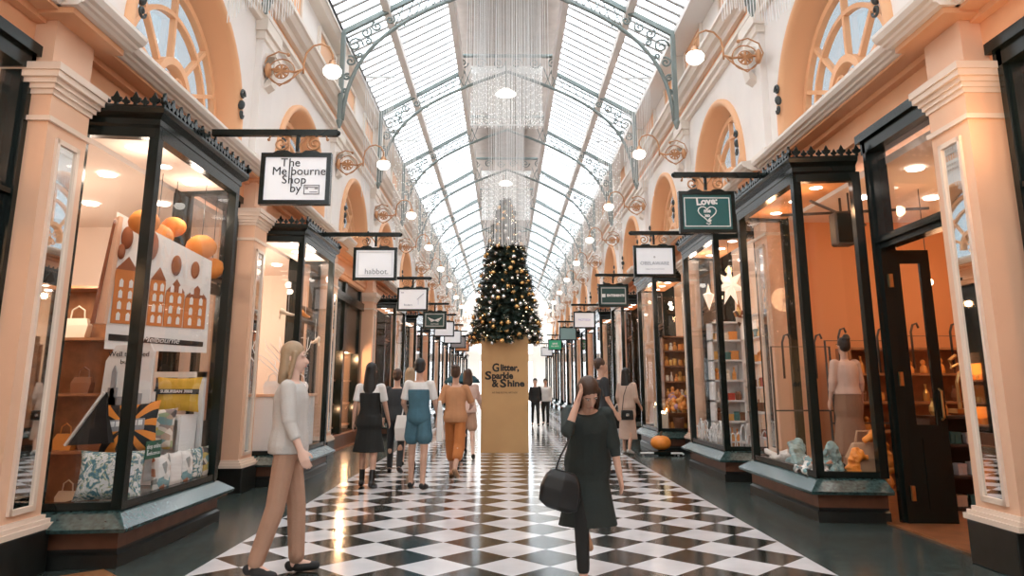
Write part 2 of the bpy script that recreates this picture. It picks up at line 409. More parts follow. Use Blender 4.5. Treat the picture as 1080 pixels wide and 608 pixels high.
        for c in (-1.3, 1.3):
            for y0, y1, z0, z1 in ((c-.7, c+.7, 7.62, 7.7), (c-.7, c+.7, 8.35, 8.43), (c-.7, c-.62, 7.7, 8.35), (c+.62, c+.7, 7.7, 8.35)): b.box(3.74, 3.81, y0+PER/2, y1+PER/2, z0, z1)
        b.build('panel_moulding', 'cream', r, side=side)
        b = MB()
        for c in (-1.3, 1.3): b.box(3.78, 3.81, c-.62+PER/2, c+.62+PER/2, 7.7, 8.35)
        b.build('attic_panel', 'apricot', r, side=side)
        return r
    st = strip(); index_kids()
    for k in range(-1, NP):
        o = st if k == -1 else copy_tree(st)
        o.location = (0, (5.7 if side == 'L' else 5.95)+PER*k, 0); o.name = 'trim_%d' % (k+20)
        tag(o, 'pale upper pilaster with apricot console, %s on the %s side' % (ORD[k+1], S_), 'pilaster', kind='structure')

# ---------------------------------------------------------------- lamp brackets on the upper wall
def lamp():
    r = empty('wall_lamp')           # local x points into the arcade; wall face at x = 0
    b = MB(); b.ball((0.02, 0, 0), .05, .09, .12); b.tube([(0, 0, 0), (.12, 0, .02), (.25, 0, 0), (.42, 0, -.03), (.55, 0, .02)], .018)
    b.tube([(.55, 0, -.05), (.55, 0, .12), (.58, 0, .28), (.68, 0, .40), (.80, 0, .43), (.92, 0, .38), (.98, 0, .26), (.985, 0, .15)], .016, 8)
    b.build('arm', 'gilt', r, smooth=True)
    b = MB()
    for rr in (.2, .11): b.tube([(.22+rr*cos(a*pi/12), 0, -.02+rr*sin(a*pi/12)) for a in range(25)], .011, 5)
    for a in range(8): b.cap((.22, 0, -.02), (.22+.085*cos(a*pi/4), 0, -.02+.085*sin(a*pi/4)), .014, .024, 6)
    b.tube([(.0, 0, -.1), (-.06, -.0, .06), (.0, -.0, .22), (.16, 0, .30), (.3, 0, .26)], .012); b.ball((.31, 0, .25), .03)
    b.tube([(.05, 0, -.12), (.2, 0, -.25), (.4, 0, -.12), (.52, 0, .0)], .012)
    b.build('scroll', 'gilt', r, smooth=True)
    b = MB().lathe([(.02, .17), (.05, .15), (.06, .10), (.10, .07), (.105, .05)], 14, (.985, 0, 0)); b.build('collar', 'gilt', r, smooth=True)
    b = MB().lathe([(.03, .06), (.11, .05), (.14, .0), (.13, -.06), (.08, -.11), (.02, -.125)], 16, (.985, 0, 0)); b.build('globe', 'globe', r, smooth=True)
    return r
lm = lamp(); index_kids(); first = True
for side in 'LR':
    for k in range(0, NP-1):
        o = lm if first else copy_tree(lm); first = False
        sg = -1 if side == 'L' else 1; kk = RS if side == 'R' else 1
        o.location = (sg*3.66*kk, 10.25+PER*(k), 6.06*kk); o.rotation_euler = (0, 0, 0 if side == 'L' else pi)
        tag(o, 'opal globe wall lamp on a copper scroll bracket, %s along the %s upper wall' % (ORD[k], SIDE[side]), 'wall lamp', 'globe lamps along the upper walls')

# ---------------------------------------------------------------- skylight roof
XE, ZE, XI, ZI = 3.62, 8.75, 1.29, 10.0
def rz(x): return ZE+(XE-abs(x))*(ZI-ZE)/(XE-XI)
r = empty('ceiling'); tag(r, 'pitched glass skylight roof with glazing bars over the arcade', 'glass roof', kind='structure')
for sg in (-1, 1):
    b = MB().add([(sg*XE, YA, ZE+.03), (sg*XE, YB, ZE+.03), (sg*XI, YB, ZI+.03), (sg*XI, YA, ZI+.03)], [(0, 1, 2, 3)]); b.build('glazing', 'skyglass', r)
    b = MB(); y = YA+.1
    while y < YB: b.bar((sg*XE, y, ZE), (sg*XI, y, ZI), .075, .03); y += PER/14
    b.build('glazing_bars', 'glazebar', r)
    b = MB()
    b.bar((sg*2.58, YA, rz(2.58)-.05), (sg*2.58, YB, rz(2.58)-.05), .16, .2); b.build('purlin', 'purlin', r)
    b = MB().box(min(sg*3.5, sg*4.1), max(sg*3.5, sg*4.1), YA, YB, ZE-.08, ZE+.06); b.build('eaves_beam', 'purlin', r)
    b = MB().bar((sg*XI, YA, ZI-.05), (sg*XI, YB, ZI-.05), .14, .3); b.box(min(sg*1.24, sg*1.3), max(sg*1.24, sg*1.3), YA, YB, ZI, ZI+.42); b.build('lantern_side', 'purlin', r)  # sides stop below the boarding; gap added to let sky light onto it
b = MB().box(-1.3, 1.3, YA, YB, ZI+.68, ZI+.75)
for x in (-.75, -.25, .25, .75): b.box(x-.03, x+.03, YA, YB, ZI+.63, ZI+.69)
b.build('lantern_boarding', 'ridge', r)

def truss():
    r = empty('roof_truss')
    for sg in (-1, 1):
        b = MB(); b.bar((sg*3.5, 0, 8.68), (sg*1.2, 0, rz(1.2)-.08), .09, .10)
        b.bar((sg*3.47, 0, 8.75), (sg*3.47, 0, 6.75), .09, .09); b.build('rafter', 'iron', r)
        n = 16; pts = []
        P0, P1, P2, P3 = V((sg*3.42, 0, 6.75)), V((sg*3.35, 0, 8.5)), V((sg*2.3, 0, 9.1)), V((0, 0, 9.95))
        for i in range(n+1):
            t = i/n; pts.append(P0*(1-t)**3+P1*3*t*(1-t)**2+P2*3*t*t*(1-t)+P3*t**3)
        b = MB(); b.tube(pts, .042, 6); b.build('arch_rib', 'iron', r, smooth=True)
        b = MB()
        def sp(x, z, rr, tn, st): b.spiral((sg*x, 0, z), rr, tn, .023, (1, 0, 0), (0, 0, 1), st, 18)
        for x, z, rr, tn, st in ((3.22, 8.42, .17, 1.5, 0), (3.0, 8.7, .12, -1.4, 1), (3.3, 8.05, .12, -1.4, 2), (3.36, 7.7, .08, 1.3, 1), (2.78, 8.85, .12, 1.4, 2), (3.38, 7.4, .06, -1.3, 0), (2.5, 9.0, .10, -1.4, 1), (3.12, 8.2, .07, 1.3, 3), (2.95, 8.5, .08, -1.3, 2), (3.39, 7.15, .04, 1.3, 0)): sp(x, z, rr, tn, st)
        for i in range(7):
            x0 = 2.4-i*.2; x1 = x0-.2
            def lo(x):
                q = min(pts, key=lambda p: abs(abs(p.x)-x)); return q.z
            b.bar((sg*x0, 0, lo(x0)), (sg*x1, 0, rz(x1)-.1), .02); b.bar((sg*x0, 0, rz(x0)-.1), (sg*x1, 0, lo(x1)), .02)
        b.cap((sg*3.47, 0, 6.72), (sg*3.47, 0, 6.6), .07, .03)
        b.build('scrollwork', 'iron', r, smooth=True)
    b = MB()
    for i in range(6):
        x = -1.25+i*.5; b.spiral((x, 0, 10.2), .16, 1.5*(1 if i % 2 else -1), .02, (1, 0, 0), (0, 0, 1))
    b.bar((-1.25, 0, 10.42), (1.25, 0, 10.42), .08); b.build('ridge_grille', 'iron', r, smooth=True)
    return r
t0 = truss(); index_kids()
for k in range(-1, NP-1):
    o = t0 if k == -1 else copy_tree(t0)
    o.location = (0, 9.5+4.65*k, 0)
    tag(o, 'arched iron roof truss with scrollwork, %s from the camera' % ORD[k+1], 'roof truss', 'iron trusses under the skylight')

b = MB().box(-4.4, 4.4, YA-.2, YA, 0, 11.); tag(b.build('wall_entrance', 'cream'), 'cream end wall of the arcade behind the camera', 'wall', kind='structure')
for s in (-1, 1):
    b = MB().box(min(s*4.05, s*4.3), max(s*4.05, s*4.3), YA, 1.1 if s < 0 else 1.35, 0, 4.2); tag(b.build('wall_%s' % ('left' if s < 0 else 'right'), 'black'), 'dark shop front wall behind the camera on the %s' % ('left' if s < 0 else 'right'), 'wall', kind='structure')
# far end wall of the arcade: a gable with a tall pale window
r = empty('wall_far', (0, YB, 0)); tag(r, 'pale far end wall of the arcade with tall window', 'wall', kind='structure')
b = MB().box(-4.2, -2.3, 0, .3, 0, 9.).box(2.3, 4.2, 0, .3, 0, 9.).box(-2.3, 2.3, 0, .3, 7.6, 10.8).box(-2.3, 2.3, 0, .3, 3.5, 4.2); b.build('end_wall', 'cream', r)
b = MB()
for x in (-1.2, 0, 1.2): b.box(x-.04, x+.04, .1, .2, 4.2, 7.6)
b.build('mullions', 'white', r); MB().box(-2.3, 2.3, .14, .16, 4.2, 7.6).build('end_pane', 'skyglass', r)

# ---------------------------------------------------------------- curtains of hanging light strings
def curtain(label, y, x0, x1, ztop, low, gap, bar=False, rad=.0055, rows=1, dy=.2, lights=True):
    r = empty('light_curtain', ((x0+x1)/2, y, ztop)); tag(r, label, 'light curtain', 'curtains of hanging light strings', kind='stuff')
    b = MB(); f = MB(); cx = (x0+x1)/2; rnd = random.Random(int(y*10))
    for q in range(rows):
        x = x0+rnd.random()*gap
        while x < x1:
            zl = low(x)+rnd.random()*.06; xx = x-cx; yy = q*dy
            b.bar((xx, yy, 0), (xx, yy, zl-ztop), rad*2)
            z = zl+rnd.random()*.2
            while z < ztop and lights:
                f.bar((xx, yy, z-ztop), (xx, yy, z-ztop+.022), rad*3.2); z += .22+rnd.random()*.1
            x += gap*(.7+.6*rnd.random())
    tag(b.build('strings', 'string', r), kind='stuff')
    if lights: tag(f.build('string_lights', 'fairy2', r), kind='stuff')
    e = MB().box(x0-cx-.02, x1-cx+.02, -.02, .02+dy*(rows-1), -.02, .02)
    if bar:
        e.box(x0-cx-.02, x1-cx+.02, -.015, .015, low(cx)-ztop-.03, low(cx)-ztop); e.build('rail', 'white', r)
    else: e.build('rail', 'steel', r)
M['fairy2'] = mat('tiny_white_lights', (.85, .85, .85), .4, emit=(1, .95, .88), estr=.9)
# ---------------------------------------------------------------- shop fronts
def plan(L, e=0., back=3.75, front=3.1):
    return [(back, -e), (front-e*.8, .08-e), (front-e*.8, L-.08+e), (back, L+e)]
def finial(b, d, y, z, big, tx, ty):          # trefoil cresting leaf; (tx, ty) runs along the ledge
    h = .13 if big else .085; w = .045 if big else .032
    o = [(-.35, 0), (-.3, .2), (-.9, .35), (-1, .55), (-.55, .6), (-.35, .75), (0, 1), (.35, .75), (.55, .6), (1, .55), (.9, .35), (.3, .2), (.35, 0)]
    nx, ny = -ty*.012, tx*.012
    b.loft([[(d+tx*w*u+s*nx, y+ty*w*u+s*ny, z+h*q) for u, q in o] for s in (-1, 1)])
def bay(side, L):
    r = empty('window')
    B = lambda e, z: [(d, y, z) for d, y in plan(L, e)]
    pl = MB()
    pl.loft([B(.05, 0), B(.05, .10), B(.02, .12), B(.02, .14)]); pl.build('plinth', 'plinth', r, side=side)
    MB().loft([B(.02, .14), B(.02, .27)]).build('timber_band', 'band', r, side=side)
    MB().loft([B(.03, .26), B(.16, .28), B(.17, .31), B(.02, .40), B(-.03, .42), B(-.03, .43)]).build('sill', 'sill', r, side=side)
    MB().loft([B(-.05, .30), B(-.05, .425)]).build('display_deck', 'white', r, side=side)
    fr = MB(); P = plan(L, -.045)
    MB().loft([B(-.1, 3.555), B(-.1, 3.585)]).build('bay_ceiling', 'shopcream' if side == 'L' else 'shoporange', r, side=side)
    for y in (.45, L/2, L-.45): MB().lathe([(.07, 3.553), (.065, 3.548), (.05, 3.552)], 12, (3.5, y, 0)).build('downlight', 'down', r, side=side)
    for i, (d, y) in enumerate(P):
        w = .043 if i in (1, 2) else .045
        fr.extrz([(d-w, y-w), (d+w, y-w), (d+w, y+w), (d-w, y+w)], .42, 3.62)
    for z0, z1, w in ((.42, .48, .07), (3.52, 3.64, .09)):
        for i in range(3):
            (a, b_), (c, e_) = P[i], P[i+1]; fr.bar((a, b_, (z0+z1)/2), (c, e_, (z0+z1)/2), w, z1-z0)
    fr.build('frame', 'black', r, side=side)
    Q = plan(L, -.05)
    for i in range(3):
        (a, b_), (c, e_) = Q[i], Q[i+1]
        g = MB().add([(a, b_, .45), (c, e_, .45), (c, e_, 3.55), (a, b_, 3.55)], [(0, 1, 2, 3)]); g.build('pane', 'glass', r, side=side)
    MB().loft([B(-.01, 3.60), B(.02, 3.63), B(.02, 3.68), B(.08, 3.72), B(.09, 3.76), B(.09, 3.78), B(-.02, 3.80)]).build('cornice', 'black', r, side=side)
    cr = MB(); E = plan(L, .07); k = 0
    for i in range(3):
        (a, b_), (c, e_) = E[i], E[i+1]; n = max(3, int(math.hypot(c-a, e_-b_)/.078)); tx, ty = (c-a)/math.hypot(c-a, e_-b_), (e_-b_)/math.hypot(c-a, e_-b_)
        for j in range(n+1): finial(cr, a+(c-a)*j/n, b_+(e_-b_)*j/n, 3.775, j % 2 == 0, tx, ty)
    cr.build('cresting', 'black', r, side=side)
    return r
def door_unit(side, L, leaf_open=False, hinge_far=True, d=3.93):
    r = empty('door'); f = MB()
    for y in (0, L): f.box(d-.06, d+.1, y-.07, y+.07, 0, 3.98).box(d-.10, d, y-.03, y+.03, 0, 3.98)
    f.box(d-.10, d+.1, -.07, L+.07, 3.80, 4.0).box(d-.14, d+.1, -.1, L+.1, 3.93, 4.02).box(d-.05, d+.08, 0, L, 2.74, 2.88).box(d-.09, d+.08, 0, L, 2.80, 2.84)
    f.build('door_frame', 'black', r, side=side)
    MB().box(d, d+.01, .05, L-.05, 2.88, 3.82).build('transom_pane', 'glass', r, side=side)
    def leaf(yh, w, ang, nm='door_leaf'):
        b = MB(); g = MB(); t = .045
        def Q(u, v, z):            # u along the leaf from its hinge, v across it
            c, s = cos(ang), sin(ang); sg = -1 if yh > L/2 else 1
            return (d+.02+u*s+v*c, yh+sg*u*c-sg*v*s, z)
        def slab(mb, u0, u1, z0, z1, v0=-.02, v1=.02):
            mb.loft([[Q(u, v, z) for u, v in ((u0, v0), (u1, v0), (u1, v1), (u0, v1))] for z in (z0, z1)])
        slab(b, 0, .10, .02, 2.72); slab(b, w-.10, w, .02, 2.72); slab(b, .1, w-.1, .02, .95); slab(b, .1, w-.1, 2.58, 2.72)
        slab(b, .14, w-.14, .15, .82, -.028, .028)
        lf = b.build(nm, 'black', r, side=side); slab(g, .1, w-.1, .95, 2.58, -.004, .004); g.build('leaf_pane', 'glass', lf, side=side)
        h = MB(); h.tube([Q(w-.05, -.02, 1.0), Q(w-.05, -.07, 1.02), Q(w-.05, -.07, 1.28), Q(w-.05, -.02, 1.30)], .012); h.build('handle', 'brass', lf, side=side)
        hg = MB()
        for z in (.3, 1.4, 2.4): hg.bar(Q(-.01, -.03, z-.07), Q(-.01, -.03, z+.07), .035)
        hg.build('hinge', 'brass', lf, side=side)
    if leaf_open: leaf(L-.05, .40, R(86)); leaf(.05, .40, R(100))
    else: leaf(L-.06, L/2-.06, 0.); leaf(.06, L/2-.06, 0.)
    return r
def place(o, y, name, label, cat): o.location = (0, y, 0); o.name = name; tag(o, label, cat, kind='structure')

# rows: (start, length) of bay windows and doors
BAY_L = [(6.0, 2.12), (10.7, 2.15)]+[(5.32+PER*k+.7, 2.15) for k in range(3, NP)]
BAY_R = [(7.87, 2.2), (11.12, 2.2), (15.93, 2.1)]+[(5.75+PER*k+.6, 2.15) for k in range(3, NP)]
DOOR_L = [(3.66, 1.68), (8.52, 1.5), (13.25, 1.45)]+[(5.45+PER*k+3.0, 1.55) for k in range(3, NP-1)]
DOOR_R = [(3.9, 1.6), (6.45, 1.35), (13.45, 1.5), (18.2, 1.5)]+[(5.75+PER*k+3., 1.5) for k in range(3, NP-1)]
BL = {('L', 0): 'black bay window full of printed cushions and tea towels, nearest on the left', ('L', 1): 'black bay window with white counter and branch display, second on the left',
      ('R', 0): 'black bay window with scarves and garment rails, nearest on the right', ('R', 1): 'black bay window with white star lantern and shelves, second on the right',
      ('R', 2): 'black bay window with glowing candles beside the orange pumpkin, third on the right'}
wn = 40
for side, rows in (('L', BAY_L), ('R', BAY_R)):
    base = {}
    for i, (y, L) in enumerate(rows):
        key = round(L, 2)
        if key not in base: base[key] = bay(side, L); o = base[key]; index_kids()
        else: o = copy_tree(base[key])
        wn += 1
        place(o, y, 'window_%d' % wn, BL.get((side, i), 'black framed bay shop window, %s from the camera in the %s row' % (ORD[i], SIDE[side])), 'shop window')
dn = 0
for side, rows in (('L', DOOR_L), ('R', DOOR_R)):
    base = {}
    for i, (y, L) in enumerate(rows):
        key = (round(L, 2), side == 'R' and i == 1)
        if key not in base: base[key] = door_unit(side, L, key[1], d=3.86 if side == 'L' and i == 0 else 3.93); o = base[key]; index_kids()
        else: o = copy_tree(base[key])
        dn += 1
        lab = 'open black shop door with glazed upper half on the right' if key[1] else 'black shop door frame with glazed transom, %s from the camera in the %s row' % (ORD[i], SIDE[side])
        place(o, y, 'door_%d' % dn, lab, 'shop door')

# third shop on the left: a recessed dark front with gold lit niches
r = empty('window_90', (0, 15.5, 0)); tag(r, 'dark recessed shop front with gold lit display niche on the left', 'shop window', kind='structure')
b = MB().box(3.95, 4.1, 0, 4.0, 0, .35).box(3.95, 4.1, 0, 4., 2.2, 3.95).box(3.9, 4.1, -.05, .25, 0, 3.9).box(3.9, 4.1, 3.75, 4.05, 0, 3.9).box(3.9, 4.1, 1.9, 2.1, 0, 3.9).box(3.84, 4.1, -.05, 4.05, 3.35, 3.55)
b.build('dark_front', 'black', r, side='L')
for y0 in (.25, 2.1): MB().box(4.0, 4.01, y0, y0+1.65, .35, 2.2).build('pane', 'glass', r, side='L')
MB().box(3.8, 4.1, -.05, 4.05, 0, .3).build('base', 'band', r, side='L')

# ---------------------------------------------------------------- shop rooms
ROOM = {'L': ['shopcream', 'shopcream', 'shopdark', 'shoporange', 'shopcream', 'shoporange'], 'R': ['shoporange', 'shopcream', 'shopcream', 'shoporange', 'shopcream', 'shoporange']}
for side, ys in (('L', [5.75+PER*k for k in range(-1, NP)]), ('R', [5.95, 10.72]+[6.0+PER*k for k in range(2, NP)])):
    if side == 'R': ys = [1.3]+ys
    for i in range(len(ys)-1):
        y0, y1 = ys[i], ys[i+1]; m = ROOM[side][(i-1) % 6 if i else 0]
        r = empty('wall_shop', (0, y0, 0)); tag(r, '%s walls of the %s shop room in the %s row' % ({'shopcream': 'cream', 'shoporange': 'apricot', 'shopdark': 'dark'}[m], ORD[i], SIDE[side]), 'shop interior', kind='structure')
        W = y1-y0; dd = 7.0
        MB().box(dd, dd+.1, 0, W, 0, 3.9).build('wall_back', m, r, side=side)
        MB().box(4.1, dd, .001, 0.06, 0, 3.9).build('wall_party', m, r, side=side); MB().box(4.1, dd, -.06, -.001, 0, 3.9).build('wall_party', pm if i else m, r, side=side); pm = m
        b = MB().box(3.2, dd, 0.1, W-.1, 3.66, 3.72) if 0 else MB().box(4.02, dd, 0, W, 3.66, 3.74); b.build('shop_ceiling', 'shopcream' if m != 'shopdark' else m, r, side=side)
        MB().box(3.7, dd, 0, W, .001, .02).build('shop_floor', 'shopfloor', r, side=side)
        MB().box(dd-.03, dd, 0, W, .02, .22).box(dd-.02, dd, 0, W, 3.4, 3.66).build('skirting', 'white', r, side=side)
        lights = [(d, y) for d in (4.4, 5.3, 6.3) for y in (.8, 1.9, 3.2)] if i < 5 else [(4.6, 1.2), (4.6, 3.)]
        for d, y in lights:
            MB().lathe([(.09, 3.64), (.085, 3.635), (.07, 3.645)], 12, (d, y, 0)).build('downlight', 'down', r, side=side)

# ---------------------------------------------------------------- hanging shop signs
def sign(side, y, panel, label, k=1.0, barin=None):
    kk = RS if side == 'R' else 1.; sg = 1 if side == 'R' else -1
    cx = sg*(2.18 if side == 'L' else 2.49); zt = (3.93 if side == 'L' else 4.03); zt += (-.10 if y > 10 and side == 'L' else 0) + (-.06 if y > 10 and side == 'R' else 0)
    r = empty('shop_sign', (cx, y, zt)); tag(r, label, 'shop sign', 'hanging shop signs over the arcade')
    x0, x1 = -.39, .41
    b = MB()
    wall = sg*(3.06*kk) - cx
    b.bar((-sg*.40, 0, 0), (wall, 0, 0), .055, .065); b.ball((-sg*.40, 0, 0), .03)
    b.bar((0, 0, 0), (0, 0, -.2), .035); b.build('bracket_bar', 'black', r)
    b = MB()
    for s in (-1, 1):
        b.spiral((s*.17, 0, -.115), .085, 1.6*s, .011, (1, 0, 0), (0, 0, 1), pi/2 if s > 0 else pi/2, 24)
        b.tube([(s*.17, 0, -.03), (s*.08, 0, -.04), (s*.02, 0, -.12), (s*.0, 0, -.19)], .011); b.tube([(s*.2, 0, -.03), (s*.28, 0, -.02), (s*.30, 0, -.07)], .01)
        b.ball((s*.3, 0, -.07), .016)
    b.build('scroll', 'gilt', r, smooth=True)
    zb, zc = -.22, -.76; w = .355
    b = MB().box(-w, w, -.035, .035, zb-.045, zb).box(-w, w, -.035, .035, zc, zc+.045).box(-w, -w+.045, -.035, .035, zc+.045, zb-.045).box(w-.045, w, -.035, .035, zc+.045, zb-.045)
    b.loft([[(-.24, y_, zb), (-.2, y_, zb+.025), (-.09, y_, zb+.025), (-.05, y_, zb), ] for y_ in (-.03, .03)]); b.loft([[(.05, y_, zb), (.09, y_, zb+.025), (.2, y_, zb+.025), (.24, y_, zb)] for y_ in (-.03, .03)])
    b.build('sign_frame', 'black', r)
    MB().box(-w+.045, w-.045, -.02, .02, zc+.045, zb-.045).build('sign_panel', panel, r)
    return r
SY = -.0245
def inner_border(r, m, a=.27, t=.012):
    b = MB(); z0, z1 = -.49-.19, -.49+.19
    for q in ((-a, a, z1-t, z1), (-a, a, z0, z0+t), (-a, -a+t, z0, z1), (a-t, a, z0, z1)): b.box(q[0], q[1], -.026, -.02, q[2], q[3])
    b.build('border_line', m, r)
s = sign('L', 7.1, 'litwhite', 'white backlit sign reading The Melbourne Shop by, nearest on the left')
for body, al, x, z in (('T', 'RIGHT', -.082, -.325), ('he', 'LEFT', -.075, -.325), ('Me', 'RIGHT', -.085, -.415), ('bourne', 'LEFT', -.05, -.415), ('S', 'RIGHT', -.08, -.505), ('hop', 'LEFT', -.075, -.505), ('by', 'LEFT', -.05, -.595)):
    text('lettering', body, .122, 'ink', s, (x, SY, z), FRONT, align=al)
MB().box(-.069, -.059, -.026, -.02, -.54, -.285).box(-.0435, -.0345, -.026, -.02, -.63, -.37).build('joined_letter_stroke', 'ink', s)
b = MB()
for q in ((.09, .25, -.565, -.555), (.09, .25, -.655, -.645), (.09, .10, -.655, -.555), (.24, .25, -.655, -.555), (.105, .235, -.585, -.575), (.15, .23, -.632, -.624), (.11, .135, -.6, -.585), (.2, .235, -.6, -.585)): b.box(q[0], q[1], -.026, -.02, q[2], q[3])
b.build('logo_box', 'greyink', s)
s = sign('L', 11.7, 'litwhite', 'white backlit sign reading habbot, second on the left')
text('lettering', 'habbot.', .13, 'greyink', s, (.03, SY, -.62), FRONT); inner_border(s, 'steel', .28, .006)
s = sign('L', 16.6, 'litwhite', 'white backlit sign with slanted grey tool emblem, third on the left')
text('lettering', 'finders', .07, 'greyink', s, (-.1, SY, -.62), FRONT)
MB().box(-.27, -.2, -.026, -.02, -.345, -.33).bar((.10, -.023, -.50), (.25, -.023, -.36), .006, .075, (0, 1, 0)).bar((.13, -.023, -.50), (.13, -.023, -.62), .006, .02, (0, 1, 0)).build('emblem', 'greyink', s)
s = sign('L', 21.9, 'green', 'dark green framed sign with pale winged emblem, fourth on the left'); inner_border(s, 'steel', .28, .02)
b = MB()
for k in (-1, 1):
    for i in range(4): b.cap((k*.02, -.022, -.5), (k*(.2-.03*i), -.022, -.42-.04*i), .02, .012, 6)
b.build('emblem', 'white', s); text('lettering', 'ANTIQUES', .05, 'white', s, (0, SY, -.61), FRONT)
sign('L', 25.3, 'litwhite', 'plain white backlit sign, fifth on the left')
sign('L', 29.5, 'litwhite', 'plain white backlit sign in a green frame, sixth on the left')
M['signorange'] = mat('orange_brown_panel', (.55, .20, .08), .4, emit=(.8, .3, .1), estr=.1)
s = sign('L', 36., 'signorange', 'orange brown sign, seventh on the left'); text('lettering', 'CAFE', .16, 'band', s, (0, SY, -.5), FRONT)
sign('L', 33., 'greyink', 'small grey sign hanging behind the orange one on the left')
M['teal'] = mat('teal_panel', (.012, .11, .11), .4)
s = sign('R', 8.9, 'teal', 'dark teal sign with white heart lettered Love, nearest on the right'); inner_border(s, 'white', .29, .012)
text('lettering', 'Love:', .125, 'white', s, (-.0, SY, -.355), (pi/2, -.06, 0), bold=.005)
b = MB(); hp = []
for i in range(25):
    a = 2*pi*i/24; hp.append((.0072*16*sin(a)**3, -.024, -.50+.0066*(13*cos(a)-5*cos(2*a)-2*cos(3*a)-cos(4*a))))
b.tube(hp, .0085, 5); b.tube([(0, -.024, -.61), (.03, -.024, -.62), (.04, -.024, -.635), (.01, -.024, -.65), (-.02, -.024, -.635)], .009, 5); b.ball((.03, -.024, -.60), .02, .006, .015); b.build('heart_emblem', 'white', s, smooth=True)
text('lettering', 'me', .07, 'white', s, (0, SY, -.475), FRONT, bold=.003); text('lettering', 'xo', .06, 'white', s, (0, SY, -.535), FRONT, bold=.003)
s = sign('R', 12.2, 'litwhite', 'white backlit sign with small grey capitals, second on the right')
text('lettering', 'OBELAWARE', .085, 'greyink', s, (0, SY, -.53), FRONT); text('lettering', 'OBJECTS & FLOWERS', .035, 'steel', s, (0, SY, -.63), FRONT); MB().ball((0, -.022, -.42), .02, .005, .02).build('emblem', 'steel', s)
s = sign('R', 17., 'green', 'dark green sign with a pale bordered white lettering strip, third on the right'); inner_border(s, 'steel', .29, .018)
MB().box(-.27, -.19, -.026, -.02, -.53, -.45).build('emblem', 'white', s); text('lettering', 'ENTEMENTS', .075, 'white', s, (.05, SY, -.49), FRONT, bold=.005)
s = sign('R', 23.4, 'litwhite', 'white backlit sign with faint lilac lettering, fourth on the right')
M['lilac'] = mat('lilac_ink', (.5, .45, .7), .5)
text('lettering', 'MOTISSA', .1, 'lilac', s, (0, SY, -.49), FRONT)
M['paleteal'] = mat('pale_teal_panel', (.26, .40, .40), .4)
sign('R', 29.6, 'paleteal', 'pale teal sign, fifth on the right')
M['signgreen'] = mat('bright_green_panel', (.05, .38, .20), .4, emit=(.05, .5, .25), estr=.15)
s = sign('R', 37.5, 'signgreen', 'bright green sign, sixth on the right'); text('lettering', 'SAVE', .12, 'white', s, (0, SY, -.44), FRONT, bold=.005); text('lettering', 'ON GIFTS', .09, 'white', s, (0, SY, -.57), FRONT, bold=.003)
sign('R', 45., 'litwhite', 'small white sign farthest down the right row')
# ---------------------------------------------------------------- Christmas tree on its kraft plinth box
r = empty('display_plinth', (-.065, 16.5, 0)); tag(r, 'tall kraft brown plinth box under the Christmas tree, lettered Glitter Sparkle & Shine', 'display plinth')
MB().box(-.515, .515, -.5, .5, 0, 2.48).build('box', 'kraft', r, bevel=.006)
b = MB().box(-.5, .5, -.506, -.5, .0, .012).box(-.52, .52, -.507, .507, 2.455, 2.485); b.build('edge_strip', 'kraft', r)
for body, sz, x, z, wd_ in (('G', .24, -.195, 1.775, .15), ('litter,', .19, .106, 1.775, .40), ('S', .24, -.36, 1.605, .14), ('parkle', .19, -.05, 1.605, .46), ('&', .22, -.21, 1.44, .15), ('S', .24, -.035, 1.44, .14), ('hine', .19, .24, 1.44, .37)):
    o = text('lettering', body, sz, 'ink', r, (x, -.5045, z), FRONT, bold=.008); o.scale = (wd_/max(.01, o.dimensions.x), 1, 1)
text('lettering', 'AT THE ROYAL ARCADE', .05, 'ink', r, (0., -.5045, 1.25), FRONT, extrude=.001)
def tree():
    r = empty('christmas_tree', (-.05, 16.5, 2.48)); tag(r, 'dark green Christmas tree on the kraft plinth box', 'Christmas tree')
    H = 3.2; rnd = random.Random(3); b = MB(); s = MB()
    MB().lathe([(.07, 0), (.05, 1.2), (.02, 3.05)], 8).build('trunk', 'bark', r)
    tips = []
    z = -.08
    while z < H-.05:
        f = max(0, z)/H; rad = .76*(1-f)**.66+.03; n = max(5, int(22*(1-f)+5))
        for k in range(n):
            a = 2*pi*(k+rnd.random())/n; L = rad*(.72+.38*rnd.random()); dz = -.10*L+.10*rnd.random()
            p = V((.03*cos(a), .03*sin(a), z+.05)); q = V((L*cos(a), L*sin(a), z+dz)); tips.append((q, a, z))
            s.bar(p, q, .012)
            m = max(5, int(L/.022))
            for j in range(m):
                t = .2+.82*j/m; c = p.lerp(q, min(t, 1.0))
                for q_ in range(4):
                    th = rnd.random()*2*pi; d = (q-p).normalized(); u = d.cross(V((0, 0, 1))).normalized(); w = u.cross(d)
                    tip = c+(d*.7+u*cos(th)*.75+w*sin(th)*.75)*(.075+.035*rnd.random())
                    sd = d.cross(tip-c).normalized()*.0075
                    b.add([c-sd, c+sd, tip+sd*.5, tip-sd*.5], [(0, 1, 2, 3)])
        z += .062
    b.build('foliage', 'needle', r); s.build('branches', 'bark', r)
    return tips
tips = tree(); rnd = random.Random(5)
front = [t for t in tips if sin(t[1]) < .35]
rnd.shuffle(front); used = []; protos = {}
